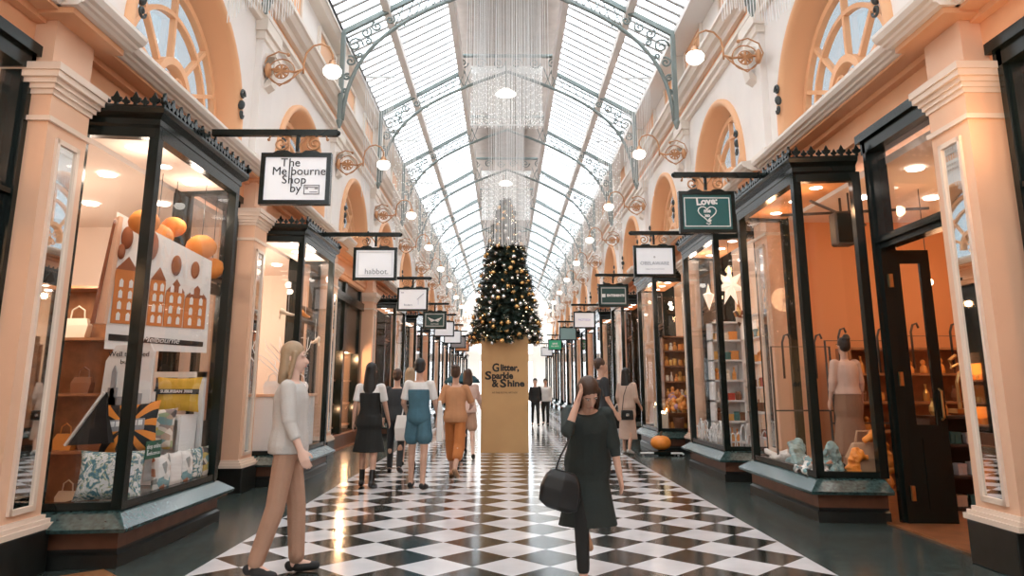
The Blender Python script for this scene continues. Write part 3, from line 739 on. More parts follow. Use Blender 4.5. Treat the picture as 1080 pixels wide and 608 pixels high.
for q, a, z in front:
    p = V((q.x*.97, q.y*.97, q.z-.05))
    if any((p-u).length < .125 for u in used) or len(used) > 210: continue
    used.append(p)
    m = 'gold' if rnd.random() < .5 else 'silver'; big = rnd.random() < .5; key = (m, big)
    if key not in protos:
        rr = .056 if big else .042
        o = MB().lathe([(.001, -rr)]+[(rr*cos(t*pi/12), rr*sin(t*pi/12)) for t in range(-5, 6)]+[(.008, rr), (.008, rr+.014), (.001, rr+.014)], 14).build('bauble', m, smooth=True); protos[key] = o
    else: o = protos[key].copy(); COL.objects.link(o)
    o.location = (p.x-.05, p.y+16.5, p.z+2.48)
    tag(o, '%s %s bauble hanging on the Christmas tree' % ('large' if big else 'small', 'gold' if m == 'gold' else 'silver'), 'bauble', '%s %s baubles on the tree' % ('large' if big else 'small', m))
b = MB()
for q, a, z in tips:
    if rnd.random() < .3:
        c = (q.x*.9-.0, q.y*.9, q.z+.02); b.ball(c, .011, nu=6, nv=4)
o = b.build('fairy_lights', 'fairy', loc=(-.05, 16.5, 2.48)); tag(o, 'tiny warm fairy lights strung over the Christmas tree', 'fairy lights', kind='stuff')

# ---------------------------------------------------------------- soft goods helpers
def cushion(name, w, h, t, m, label, cat, loc, rot, group=None, parent=None):
    b = MB(); n = 14; rows = []
    for sgn in (1, -1):
        g = []
        for i in range(n+1):
            for j in range(n+1):
                u, v = i/n*2-1, j/n*2-1
                pin = 1-.10*(1-u*u)*abs(v)**3-0; pin2 = 1-.10*(1-v*v)*abs(u)**3
                th = (max(0, (1-u**4)*(1-v**4)))**.55
                g.append((u*w/2*pin2, sgn*t/2*th, v*h/2*pin))
        b.add(g, [(i*(n+1)+j, i*(n+1)+j+1, (i+1)*(n+1)+j+1, (i+1)*(n+1)+j) for i in range(n) for j in range(n)])
    o = b.build(name, m, parent, loc, smooth=True, rot=rot)
    if label: tag(o, label, cat, group)
    return o
for kd in ('sunburst', 'botanical', 'patchwork', 'prints'): M[kd] = pattern_mat(kd+'_print', kd)
M['mustard'] = mat('mustard_cotton', (.62, .38, .04), .8, var=.1, vscale=10., bump=.2, bscale=200)
M['linen'] = mat('white_linen', (.80, .77, .73), .8, bump=.2, bscale=150)
M['blackcloth'] = mat('black_cloth', (.012, .012, .012), .9)
# nearest left shop: cushions, tea towels, white box shelf, paper lanterns
cushion('cushion', .56, .42, .2, 'botanical', 'white cushion printed with blue green leaves behind the near pane', 'cushion', (-3.40, 6.46, .64), (R(-10), 0, R(4)))
c = cushion('cushion', .50, .46, .16, 'sunburst', 'black and orange sunburst cushion with a tram on it', 'cushion', (-3.42, 6.74, 1.02), (R(-12), R(-4), R(6)))
tr = MB().box(-.15, .15, -.085, -.07, -.04, .06).build('tram_print', 'greyink', c)
b = MB()
for i in range(6): b.box(-.135+i*.047, -.10+i*.047, -.09, -.08, .0, .045)
b.build('tram_window', 'white', tr)
c = MB(); c.loft([[(-.24, -.02, 0), (.13, -.06, 0.02), (.12, .06, .02), (-.22, .05, 0)], [(-.08, -.02, .26), (.07, -.03, .25), (.06, .03, .25), (-.07, .03, .26)], [(.03, -.005, .45), (.045, -.005, .45), (.045, .005, .45), (.03, .005, .45)]])
o = c.build('bunting', 'blackcloth', None, (-3.60, 6.56, .88)); tag(o, 'black triangular cloth pennant beside the sunburst cushion', 'bunting')
MB().bar((-.25, -.04, -.0), (.03, -.03, .45), .03, .02).build('lace_edge', 'linen', o)
# wide building print on an easel-like hanging panel
t = empty('wall_hanging', (-3.55, 6.9, 0)); tag(t, 'large tea towel print of an orange city building with balloons, hung up high', 'tea towel')
def hang(pts): return pts
MB().loft([[(-.20, -.12, 1.72), (-.20, -.10, 1.72), (.40, .72, 1.72), (.41, .70, 1.72)], [(-.22, -.12, 3.02), (-.22, -.10, 3.02), (.38, .72, 2.68), (.39, .70, 2.68)]]).build('cloth', 'linen', t)
M['brick'] = mat('orange_print_ink', (.60, .20, .05), .8); M['brickd'] = mat('brown_print_ink', (.30, .10, .04), .8)
def onp(u, z):               # a point on the front of the print, u along its width
    return V((-.20+.61*u, -.125+.83*u, z))
def flat(b, pts, off=.006):
    nrm = V((.81, -.59, 0))
    b.loft([[onp(u, z)+nrm*o for u, z in pts] for o in (0, off)])
b = MB(); w_ = MB(); dk = MB()
for u0, u1, h in ((.03, .24, 2.50), (.23, .36, 2.38), (.36, .52, 2.44), (.52, .72, 2.34), (.72, .96, 2.30)):
    flat(b, [(u0, 1.96), (u1-.01, 1.96), (u1-.01, h-.05), (u1-.03, h), (u0+.02, h), (u0, h-.05)])
    flat(dk, [(u0, h-.03), (u1-.01, h-.03), ((u0+u1)/2, h+.10)], .008)
    for zi in range(4):
        for k in range(2):
            uu = u0+(u1-u0)*(.2+.42*k); zz = 1.99+zi*.105
            flat(w_, [(uu, zz), (uu+.035, zz), (uu+.035, zz+.06), (uu+.017, zz+.08), (uu, zz+.06)], .009)
b.build('building_print', 'brick', t); w_.build('window_print', 'linen', t); dk.build('gable_print', 'brickd', t)
b = MB()
for u, z, rr in ((.10, 2.78, .075), (.06, 2.64, .05), (.24, 2.86, .055), (.33, 2.74, .10), (.60, 2.58, .07), (.8, 2.56, .06)):
    p = onp(u, z)+V((.81, -.59, 0))*.004; b.ball(p, .7*rr, .7*rr, 1.5*rr, 10, 8)
b.build('balloon_print', 'brickd', t, smooth=True)
dk = MB(); flat(dk, [(.03, 1.80), (.95, 1.78), (.95, 1.83), (.03, 1.86)]); dk.build('caption_band', 'ink', t)
text('lettering', 'My Melbourne', .085, 'linen', t, tuple(onp(.45, 1.825)+V((.81, -.59, 0))*.012), (pi/2, 0, atan2(.83, .61)), shear=.3)
t = empty('tea_towel', (-3.72, 6.86, 0)); tag(t, 'brown striped tea towel hanging edge on beside the building print', 'tea towel')
MB().loft([[(-.16, -.10, 1.95), (-.03, -.13, 1.95), (-.03, -.05, 1.95), (-.16, -.02, 1.95)], [(-.06, -.10, 2.95), (-.0, -.12, 2.97), (0, -.05, 2.97), (-.06, -.03, 2.95)]]).build('cloth', 'peach', t)
MB().loft([[(-.17, -.105, 1.95), (-.12, -.12, 1.95), (-.12, -.115, 1.95), (-.17, -.1, 1.95)], [(-.062, -.105, 2.93), (-.03, -.125, 2.93), (-.03, -.115, 2.93), (-.062, -.1, 2.93)]]).build('stripe', 'brickd', t)
t = empty('tea_towel', (-3.52, 6.78, 1.15)); tag(t, 'white tea towel sketched with grey city towers below the building print', 'tea towel')
MB().loft([[(-.22, 0, 0), (.24, -.02, 0), (.24, .01, 0), (-.22, .03, 0)], [(-.20, 0, .46), (.24, -.02, .54), (.24, .01, .54), (-.20, .03, .46)], [(-.12, 0, .60), (.20, -.02, .62), (.2, .01, .62), (-.12, .03, .60)]]).build('cloth', 'linen', t)
b = MB()
for x0, x1, z1 in ((-.12, -.08, .36), (-.14, -.06, .22), (.0, .05, .27), (-.15, .14, .14), (.1, .17, .17)): b.box(x0, x1, -.028, -.006, .03, z1)
b.loft([[(-.12, y, .36), (-.08, y, .36), (-.10, y, .42)] for y in (-.028, -.01)]); b.loft([[(-.0, y, .27), (.05, y, .27), (.025, y, .34)] for y in (-.028, -.01)]); b.build('tower_print', 'greyink', t)
text('lettering', 'Well travelled', .065, 'ink', t, (.02, -.03, .52), FRONT); text('lettering', 'building', .06, 'ink', t, (.04, -.03, .45), FRONT)
# white open box shelf with cushions
s = empty('box_shelf', (-3.58, 7.48, .435)); tag(s, 'white open box shelf carrying the mustard cushion', 'shelf')
b = MB().box(-.42, .30, -.02, .38, 0, .03).box(-.42, .30, -.02, .38, .62, .66).box(-.42, -.39, -.02, .38, .03, .62).box(.27, .30, -.02, .38, .03, .62).box(-.05, -.02, -.02, .38, .03, .62); b.build('carcass', 'white', s)
MB().box(-.42, .30, .36, .38, .03, .62).build('back_panel', 'white', s)
fr = empty('display_stand', (-3.58, 7.98, .435)); tag(fr, 'tall white open display stand behind the mustard cushion', 'display stand')
MB().box(-.35, -.27, -.03, .03, 0, 2.1).box(.22, .3, -.03, .03, 0, 1.1).box(-.27, .3, -.03, .03, 1.04, 1.1).box(-.7, -.27, -.03, .03, 2.02, 2.1).build('posts', 'white', fr)
MB().box(-.7, -.35, .0, .02, .9, 2.02).build('speckled_panel', 'brick', fr)
c = cushion('cushion', .44, .36, .14, 'mustard', 'mustard yellow cushion with a black lettered band on the white box shelf', 'cushion', (-3.40, 7.62, 1.30), (R(-8), 0, R(8)))
bd = MB().box(-.215, .215, -.078, -.060, -.005, .045).build('black_band', 'blackcloth', c); text('lettering', 'SUBURBAN 3000', .042, 'linen', bd, (0, -.0795, .02), FRONT, bold=.001)
cushion('cushion', .46, .40, .15, 'patchwork', 'patchwork print cushion in muted scales leaning on the white shelf', 'cushion', (-3.46, 7.22, .98), (R(-8), 0, R(8)))
o = empty('shop_card', (-3.66, 7.44, 1.09)); tag(o, 'small white stand with black square emblem card left of the mustard cushion', 'sign card')
MB().box(-.11, .11, 0, .012, 0, .24).build('stand', 'white', o); MB().box(-.07, .07, -.006, 0, .03, .19).build('card', 'green', o)
b = MB()
for rr in (.05, .035, .02): b.tube([(rr*cos(a*pi/8), -.008, .08+rr*sin(a*pi/8)) for a in range(9)], .005, 4)
b.build('emblem', 'steel', o)
for x, y, z, w_, h_ in ((-3.78, 7.55, 1.42, .16, .15), (-3.56, 7.7, 1.40, .14, .13)):
    o = MB().box(-w_/2, w_/2, -.05, .05, -h_/2, h_/2).build('gift_box', 'goods', None, (x, y+.05, z), bevel=.008); tag(o, 'patterned orange gift box on the white shelf, %s' % ('left one by the card' if x < -3.7 else 'partly behind the mustard cushion'), 'gift box')
o = MB().box(-.1, .1, -.06, .06, 0, .24).build('riser', 'white', None, (-3.78, 7.56, 1.09)); tag(o, 'small white riser block behind the emblem card', 'riser')
for i, (x, y, m, lab) in enumerate(((-3.42, 6.98, 'prints', 'speckled print cushion at the front beside the corner post'), (-3.32, 7.22, 'linen', 'white and teal rolled cushion at the front of the bay'), (-3.27, 7.48, 'prints', 'print cushion third along the front row of the left bay'), (-3.25, 7.72, 'botanical', 'leaf print cushion fourth along the front row of the left bay'), (-3.23, 7.96, 'patchwork', 'brown patchwork cushion at the far end of the front row'))):
    cushion('cushion', .24, .34, .10, m, lab, 'cushion', (-3.215, y, .605), (R(-3), 0, R(84)))
st = MB().box(-.003, .003, -.14, .14, -.075, .075).build('window_sticker', 'green', None, (-3.135, 6.62, .84)); M['stickergreen'] = mat('sticker_green', (.006, .085, .045), .4); st.data.materials[0] = M['stickergreen']
tag(st, 'green shop online sticker on the front pane of the left bay', 'sticker')
text('lettering', 'shop online', .055, 'white', st, (.0045, 0, .028), (pi/2, 0, pi/2), extrude=.0005); text('lettering', 'lumbi.com.au', .045, 'white', st, (.0045, 0, -.03), (pi/2, 0, pi/2), extrude=.0005)
def paper_lantern(loc, rr, lab):
    r = empty('paper_lantern', loc); tag(r, lab, 'paper lantern', 'orange paper lanterns in the left bay')
    b = MB(); n = 20
    rings = []
    for i in range(9):
        a = -pi/2+pi*(i+.02)/8.04
        rings.append([(rr*cos(a)*(1+.07*(k % 2))*cos(2*pi*k/n), rr*cos(a)*(1+.07*(k % 2))*sin(2*pi*k/n), rr*.9*sin(a)) for k in range(n)])
    b.loft(rings).build('paper_body', 'orange', r, smooth=True); MB().bar((0, 0, rr*.88), (0, 0, 3.63-loc[2]), .006).build('cord', 'ink', r)
for i, (x, y, z, rr) in enumerate(((-3.62, 7.3, 2.88, .15), (-3.35, 7.75, 2.86, .15), (-3.3, 7.95, 2.66, .13), (-3.42, 6.62, 2.88, .13), (-3.6, 7.6, 3.05, .12))):
    paper_lantern((x, y, z), rr, '%s orange ribbed paper lantern' % ('leftmost', 'largest central', 'lowest far', 'nearest, half behind the corner post', 'highest rear')[i])
# shelf of bags at the back of the near left shop
def shelves(name, x0, x1, y0, y1, z0, z1, n, m, label, back=True, solid=False):
    r = empty(name, ((x0+x1)/2, (y0+y1)/2, z0)); tag(r, label, 'shelf')
    hx, hy, H = (x1-x0)/2, (y1-y0)/2, z1-z0; t = .03
    b = MB()
    for q in (0, 1):
        b = MB()
        if hx > hy: b.box(*((-hx, -hx+t) if q else (hx-t, hx)), -hy, hy, 0, H)
        else: b.box(-hx, hx, *((-hy, -hy+t) if q else (hy-t, hy)), 0, H)
        b.build('upright', m, r)
    lev = []
    for i in range(n+1):
        z = H*i/n-(t if i == n else 0); MB().box(-hx, hx, -hy, hy, z, z+t).build('shelf_board', m, r); lev.append(z0+z+t)
    if back:
        if hx > hy: MB().box(-hx, hx, hy-.01, hy, 0, H).build('back_panel', m, r)
    return lev
PAL = [mat('goods_amber', (.70, .30, .07), .35), mat('goods_red', (.45, .05, .03), .4), mat('goods_cream', (.80, .70, .56), .5), mat('goods_teal', (.06, .20, .20), .4), mat('goods_brown', (.22, .09, .04), .5), mat('goods_gold', (.75, .48, .15), .3, metal=.7), mat('goods_white', (.82, .80, .78), .4), mat('goods_orange', (.85, .34, .08), .5)]
PROTO = {}
def good(kind, mi):
    if (kind, mi) in PROTO: return PROTO[(kind, mi)]
    b = MB()
    if kind == 'bottle': b.lathe([(.032, 0), (.036, .02), (.036, .10), (.012, .15), (.012, .19), (.016, .19), (.016, .205), (.002, .205)], 10)
    elif kind == 'jar': b.lathe([(.04, 0), (.048, .02), (.048, .09), (.04, .105), (.044, .106), (.044, .13), (.002, .132)], 10)
    elif kind == 'gift_box': b.box(-.06, .06, -.05, .05, 0, .10); b.box(-.065, .065, -.055, .055, .10, .125); b.box(-.012, .012, -.056, .056, 0, .128)
    elif kind == 'doll': b.lathe([(.05, 0), (.055, .03), (.045, .09), (.02, .115), (.034, .14), (.036, .16), (.02, .185), (.003, .19)], 10)
    elif kind == 'vase': b.lathe([(.03, 0), (.055, .05), (.05, .10), (.02, .16), (.03, .20), (.026, .20), (.015, .16), (.002, .15)], 10)
    elif kind == 'handbag': b.loft([[(-.11, -.05, 0), (.11, -.05, 0), (.11, .05, 0), (-.11, .05, 0)], [(-.13, -.04, .12), (.13, -.04, .12), (.13, .04, .12), (-.13, .04, .12)], [(-.10, -.02, .19), (.10, -.02, .19), (.10, .02, .19), (-.10, .02, .19)]]); b.tube([(-.07, 0, .18), (-.06, 0, .27), (0, 0, .31), (.06, 0, .27), (.07, 0, .18)], .008)
    o = b.build(kind, PAL[mi], None, (0, 0, -50), smooth=False); PROTO[(kind, mi)] = o; return o
FIRST = set()
def stock(x0, x1, y0, y1, lev, kinds, cols, where, group, gap=.16, sc=1., rnd=random.Random(11)):
    along_x = (x1-x0) > (y1-y0)
    for z in lev:
        p = (x0 if along_x else y0)+gap*.85
        while p < (x1 if along_x else y1)-gap*.7:
            k = rnd.choice(kinds); mi = rnd.choice(cols); src = good(k, mi)
            if (k, mi) in FIRST: o = src.copy(); COL.objects.link(o)
            else: o = src; FIRST.add((k, mi))
            c = (y0+y1)/2 if along_x else (x0+x1)/2; c += (rnd.random()-.5)*.03
            o.location = (p, c, z) if along_x else (c, p, z); o.location.z += .002; s_ = sc*(.85+.35*rnd.random()); o.scale = (s_, s_, s_); o.rotation_euler = (0, 0, (rnd.random()-.5)*.5+(0 if along_x else pi/2))
            cn = {0: 'amber', 1: 'red', 2: 'cream', 3: 'teal', 4: 'brown', 5: 'gold', 6: 'white', 7: 'orange'}[mi]
            tag(o, '%s %s standing %s' % (cn, k.replace('_', ' '), where), k.replace('_', ' '), '%s %s %s' % (cn, k.replace('_', ' '), group))
            p += gap*sc*(.85+.4*rnd.random())
lv = shelves('shelving_unit', -5.6, -4.3, 8.2, 8.55, .05, 2.5, 4, 'wood', 'timber shelves of bags inside the near left shop')
stock(-5.55, -4.35, 8.2, 8.5, lv[:-1], ['handbag'], [0, 2, 4, 7], 'on the timber shelves of the near left shop', 'in the near left shop', .36)
lv = shelves('shelving_unit', -6.95, -6.6, 6.2, 8.9, .05, 2.2, 4, 'wood', 'timber back wall shelves of the near left shop')
stock(-6.95, -6.6, 6.25, 8.85, lv[:-1], ['handbag', 'gift_box'], [0, 2, 5, 7], 'on the back wall shelves of the near left shop', 'on back wall of near left shop', .36)
# second left shop: white counter, branches with hanging shoes
o = empty('counter', (-3.5, 11.55, .43)); tag(o, 'plain white counter block in the second left bay', 'counter')
MB().box(-.5, .30, -.45, .75, 0, .80).build('body', 'white', o, bevel=.01); MB().box(-.53, .33, -.48, .78, .80, .84).build('top', 'peach', o)
o = empty('branch_display', (-3.45, 11.5, 1.272)); tag(o, 'white bare branch display standing on the white counter', 'branch display')
b = MB(); rnd = random.Random(9)
for i in range(9):
    a = rnd.random()*2*pi; p = V((0, 0, 0)); pts = [p]; d = V((.3*cos(a), .35*sin(a), 1)).normalized()
    for j in range(6): p = p+d*.16; pts.append(p); d = (d+V((rnd.uniform(-.5, .5), rnd.uniform(-.5, .5), rnd.uniform(-.1, .2)))).normalized()
    b.tube(pts, [.014, .013, .011, .009, .008, .006, .004], 5)
b.build('branches', 'white', o, smooth=True); MB().lathe([(.12, 0), (.12, .02), (.03, .05)], 14).build('base', 'white', o)
def shoe(loc, lab, m, rz=0):
    r = empty('shoe', loc, rz); tag(r, lab, 'shoe')
    b = MB(); b.loft([[(x*.9-.02, w*cos(t*pi/5), z+h*sin(t*pi/5)) for t in range(10)] for x, z, w, h in ((-.12, .06, .025, .03), (-.09, .07, .035, .05), (0, .035, .035, .03), (.08, .015, .042, .022), (.13, .012, .03, .015))]).build('upper', m, r, smooth=True)
    MB().bar((-.115, 0, .05), (-.125, 0, -.05), .02).build('heel', m, r); MB().bar((0, 0, .06), (0, 0, .42), .004).build('hanging_cord', 'white', r)
for i, (x, y, z) in enumerate(((-3.4, 11.2, 2.45), (-3.35, 12.0, 2.50), (-3.3, 12.5, 2.1))): shoe((x, y, z), ('tan shoe hung nearest in the second left bay', 'tan shoe hung in the middle of the second left bay', 'tan shoe hung at the far end of the second left bay')[i], PAL[(2, 7, 2)[i]], 1.2*i)
for i, (x, y) in enumerate(((-3.6, 11.3), (-3.35, 11.9), (-3.5, 12.2))):
    o = good('handbag', 6).copy(); COL.objects.link(o); o.location = (x, y, 1.27); o.rotation_euler = (0, 0, .6*i); tag(o, ('white handbag nearest on the white counter', 'white handbag in the middle of the counter', 'white handbag farthest on the counter')[i], 'handbag')
lv = shelves('shelving_unit', -6.95, -6.6, 10.7, 14.6, .05, 2.6, 5, 'white', 'white back wall shelves of the second left shop')
stock(-6.95, -6.6, 10.8, 14.5, lv[:-1], ['handbag', 'vase'], [2, 6, 7], 'on the white shelves of the second left shop', 'in second left shop', .38)
# third left shop: gold lit niches
for z in (.42, .95, 1.5):
    o = empty('display_shelf', (-4.3, 17.4, z)); tag(o, 'gold lit timber display shelf in the dark left front, %s' % {.42: 'lowest', .95: 'middle', 1.5: 'upper'}[z], 'shelf')
    MB().box(-.25, .25, -1.8, 1.8, 0, .04).build('board', 'wood', o); MB().box(-.24, -.22, -1.8, 1.8, .05, .46).build('gilt_back', PAL[0], o)
    stock(-4.45, -4.15, 15.8, 19.2, [z+.04], ['gift_box', 'jar'], [0, 5, 7], 'on the gold lit shelves of the dark left shop', 'in dark left shop', .2)
# nearest right shop: rails, mannequin, bag, scarves, speaker, bulbs
def rail(loc, w, h, lab, rz=0):
    r = empty('garment_rail', loc, rz); tag(r, lab, 'garment rail')
    b = MB(); b.tube([(-w/2, 0, 0), (-w/2, 0, h), (w/2, 0, h), (w/2, 0, 0)], .014, 6); b.bar((-w/2, 0, h*.45), (w/2, 0, h*.45), .018); b.build('rail_frame', 'shopdark', r)
    for x in (-w*.3, w*.25): MB().tube([(x, 0, h-.4), (x, 0, h+.05), (x+.03, 0, h+.14), (x+.08, 0, h+.16), (x+.1, 0, h+.1)], .014, 6).build('hook', 'shopdark', r, smooth=True)
rail((3.72, 9.35, .43), .75, 1.45, 'black metal garment rail near the left end of the right bay')
rail((4.45, 9.25, .1), .9, 1.85, 'black metal garment rail behind the mannequin')
rail((5.3, 9.1, .1), .9, 1.9, 'black metal garment rail at the back of the near right shop')
# ---------------------------------------------------------------- people
SKIN = mat('skin', (.60, .36, .26), .55, var=.04, vscale=12.); SKINL = mat('skin_pale', (.72, .48, .38), .55)
EYEW = mat('eye_white', (.55, .5, .47), .4); EYED = mat('eye_dark', (.03, .02, .015), .2); LIP = mat('lip', (.45, .17, .14), .5)
def cloth(name, c, var=.08): return mat(name, c, .85, var=var, vscale=5., bump=.25, bscale=60)
def fk(p):
    J = {}; lean = R(p.get('lean', 0)); up = V((R(p.get('side', 0)), sin(lean), cos(lean))).normalized()
    hip = V((0, 0, 0))
    legs = {}
    for s, k in ((-1, 'l'), (1, 'r')):
        a, kn = R(p.get(k+'thigh', 0)), R(p.get(k+'knee', 0)); sp = R(p.get('spread', 2))
        h = hip+V((s*.085, 0, -.02)); kk = h+V((s*sin(sp)*.43, sin(a)*.43, -cos(a)*.43)); b = a-kn
        an = kk+V((s*sin(sp)*.2, sin(b)*.42, -cos(b)*.42)); ft = R(p.get(k+'foot', 0))+min(0, b)*.7
        toe = an+V((s*.02, cos(ft)*.15, -.045+sin(ft)*.15)); heel = an+V((0, -.045*cos(ft), -.05-sin(ft)*.04))
        legs[k] = (h, kk, an, heel, toe)
    low = min(min(l[3].z, l[4].z) for l in legs.values())-.028
    off = V((0, 0, -low)); hip = hip+off
    for k in 'lr': J[k+'leg'] = tuple(q+off for q in legs[k])
    J['hip'] = hip; J['up'] = up; J['waist'] = hip+up*.17; J['chest'] = hip+up*.36; J['neck'] = hip+up*.53
    hp = lean+R(p.get('head', 0)); J['hd'] = V((R(p.get('side', 0)), sin(hp), cos(hp))).normalized(); J['yaw'] = R(p.get('yaw', 0))
    J['head'] = J['neck']+J['hd']*.17
    tw = R(p.get('twist', 0))
    for s, k in ((-1, 'l'), (1, 'r')):
        sh = hip+up*.475+V((s*.165*cos(tw), s*.165*sin(tw), 0)); sw, ab, el, inn = (R(p.get(k+q, d)) for q, d in (('sw', 0), ('ab', 8), ('el', 12), ('in', 0)))
        d1 = V((s*sin(ab), sin(sw)*cos(ab), -cos(sw)*cos(ab))); e = sh+d1*.275
        d2 = V((s*sin(ab)*.6-s*sin(inn), sin(sw+el), -cos(sw+el))).normalized(); w = e+d2*.24
        J[k+'arm'] = (sh, e, w, d2)
    return J
def frame_rot(up, yaw):
    z = up.normalized(); y = (V((-sin(yaw), cos(yaw), 0))-z*V((-sin(yaw), cos(yaw), 0)).dot(z)).normalized(); x = y.cross(z)
    return Matrix((x, y, z)).transposed()
def ering(c, up, rx, ry, yaw=0, n=16):
    m = frame_rot(up, yaw); return [c+m @ V((rx*cos(2*pi*k/n), ry*sin(2*pi*k/n), 0)) for k in range(n)]
def person(name, label, loc, rz, sc, pose, look, cat='person'):
    J = fk(pose); r = empty(name, loc, rz); r.scale = (sc, sc, sc); tag(r, label, cat)
    vx = look.get('vox', .011); up, hip = J['up'], J['hip']; fem = look.get('fem', True); wd = .93 if fem else 1.06
    sk = look.get('skin', SKIN)
    b = MB()
    T = [(-.09, .10, .08), (-.03, .155, .11), (.05, .155, .11), (.16, .122, .09), (.28, .135, .10), (.38, .15, .105), (.45, .145, .09), (.50, .10, .065), (.525, .05, .05)]
    b.loft([ering(hip+up*z, up, x*wd, y) for z, x, y in T])
    b.cap(J['neck']-up*.06, J['head'], .054, .05)
    hm = frame_rot(J['hd'], J['yaw']); H = lambda x, y, z: J['head']+hm @ V((x, y, z))
    b.ball(H(0, -.01, .03), .074, .092, .10, 14, 10, hm); b.ball(H(0, .03, -.035), .056, .062, .072, 12, 8, hm); b.ball(H(0, .055, -.085), .03, .03, .025, 10, 6, hm)
    b.cap(H(0, .078, .015), H(0, .105, -.025), .011, .017, 8); b.ball(H(0, .086, -.058), .022, .012, .012, 8, 6, hm)
    for s in (-1, 1): b.ball(H(s*.074, -.012, -.0), .011, .02, .032, 8, 6, hm); b.ball(H(s*.033, .075, .025), .022, .014, .012, 8, 6, hm)
    for k, s in (('l', -1), ('r', 1)):
        sh, e, w, d2 = J[k+'arm']; b.cap(sh, e, .046*wd, .037, 10); b.cap(e, w, .038, .026, 10); b.ball(sh, .052*wd)
        # hand: palm, four bent fingers, thumb
        hmx = frame_rot(-d2 if abs(d2.z) > .3 else V((0, .001, 1)), 0)
        pal = w+d2*.045; side = V((0, 1, 0))-d2*d2.y
        if side.length < .2: side = V((0, 0, 1))-d2*d2.z
        side.normalize(); nrm = d2.cross(side)*s
        b.loft([[w+d2*q+side*a*u+nrm*t*v for u, v in ((1, .5), (.5, 1), (-.5, 1), (-1, .5), (-1, -.5), (-.5, -1), (.5, -1), (1, -.5))] for q, a, t in ((-.01, .026, .02), (.03, .036, .017), (.085, .040, .015))])
        for i, L in enumerate((.062, .074, .068, .052)):
            o = pal+d2*.038+side*(.031-.0205*i); m1 = o+d2*L*.5-nrm*.006; m2 = m1+d2*L*.38-nrm*.02
            b.cap(o, m1, .0092, .0085, 8); b.cap(m1, m2, .0085, .007, 8)
        o = w+d2*.02+side*.03; m1 = o+d2*.03+side*.024-nrm*.01; b.cap(o, m1, .012, .0105, 8); b.cap(m1, m1+d2*.03+side*.005-nrm*.008, .0105, .008, 8)
        h, kn, an, hl, to = J[k+'leg']
        tk = look.get('leg', 1.)
        b.cap(h, kn, .082*wd*tk, .052*tk, 12); b.cap(kn, an, .052*tk, .034, 12); b.ball(kn.lerp(an, .3)-V((0, .015, 0)), .05*tk, .05*tk, .10); b.cap(an, hl, .034, .03); b.cap(an+V((0, .02, -.015)), to, .03, .024)
    body = b.build('body', sk, r, remesh=vx)
    # face
    for s in (-1, 1):
        q = MB().ball(H(s*.033, .085, .026), .011, .008, .007, 10, 6, hm); q.c = 1; q.ball(H(s*.033, .0915, .026), .005, .003, .005, 8, 6, hm); q.build('eye', [EYEW, EYED], r, smooth=True)
        MB().tube([H(s*.015, .095, .045), H(s*.035, .096, .05), H(s*.055, .082, .044)], .004, 5).build('eyebrow', look['hairm'], r)
    MB().ball(H(0, .098, -.058), .02, .006, .008, 10, 6, hm).build('lips', LIP, r, smooth=True)
    # hair
    b = MB(); st = look['hair']
    b.ball(H(0, -.022, .052), .085, .098, .095, 14, 10, hm)
    if st == 'short': b.ball(H(0, -.05, .0), .078, .065, .075, 12, 8, hm)
    if st == 'crop': b.ball(H(0, -.045, .01), .076, .06, .06, 12, 8, hm)
    if st in ('bun', 'updo'):
        b.ball(H(0, -.04, .01), .08, .075, .08, 12, 8, hm); b.ball(H(.01, -.07 if st == 'bun' else -.05, .115 if st == 'updo' else .14), .05, .048, .045, 12, 8, hm)
        for i in range(7): b.ball(H(.05*cos(i*.9), -.06+.05*sin(i*.9), .115), .024, nu=8, nv=6)
    if st in ('long', 'bob'):
        L = .36 if st == 'long' else .16
        b.loft([[H(x*cos(2*pi*k/14), -.045+dy+y*sin(2*pi*k/14), z) for k in range(14)] for z, x, y, dy in ((.06, .08, .07, 0), (-.05, .092, .062, -.005), (-.05-L*.5, .10, .05, -.02), (-.05-L*.9, .085, .04, -.03), (-.05-L, .05, .02, -.03))])
        for s in (-1, 1): b.cap(H(s*.078, .02, .04), H(s*.085, -.005, -.05-L*.7), .022, .016)
    b.build('hair', look['hairm'], r, remesh=max(.009, vx*.9))
    # clothes
    def torso(z0, z1, m, nm, grow=.014, sleeves=0., neck=True, flare=0., fore=0.):
        b = MB(); rings = []
        zz = [z0+(z1-z0)*i/9 for i in range(10)]
        for z in zz:
            for (za, xa, ya), (zb, xb, yb) in zip(T, T[1:]):
                if za <= z <= zb:
                    f = (z-za)/(zb-za); x, y = xa+(xb-xa)*f, ya+(yb-ya)*f; break
            else: x, y = (T[0][1], T[0][2]) if z < T[0][0] else (T[-1][1], T[-1][2])
            g = grow+flare*(1-(z-z0)/(z1-z0)); rings.append(ering(hip+up*z, up, x*wd+g, y+g))
        b.loft(rings)
        for k in 'lr':
            sh, e, w, d2 = J[k+'arm']
            if sleeves:
                q = sh.lerp(e, min(1, sleeves)); b.cap(sh+(hip+up*.47-sh)*.15, sh, .055*wd+.008, .055*wd+.010); b.tube([sh, q, q+(q-sh).normalized()*.006], [.055*wd+.010, .046+.012, .05], 12)
            if fore: b.tube([e, e.lerp(w, fore)], [.05, .042], 12); b.ball(e, .05)
        return b.build(nm, m, r, remesh=vx)
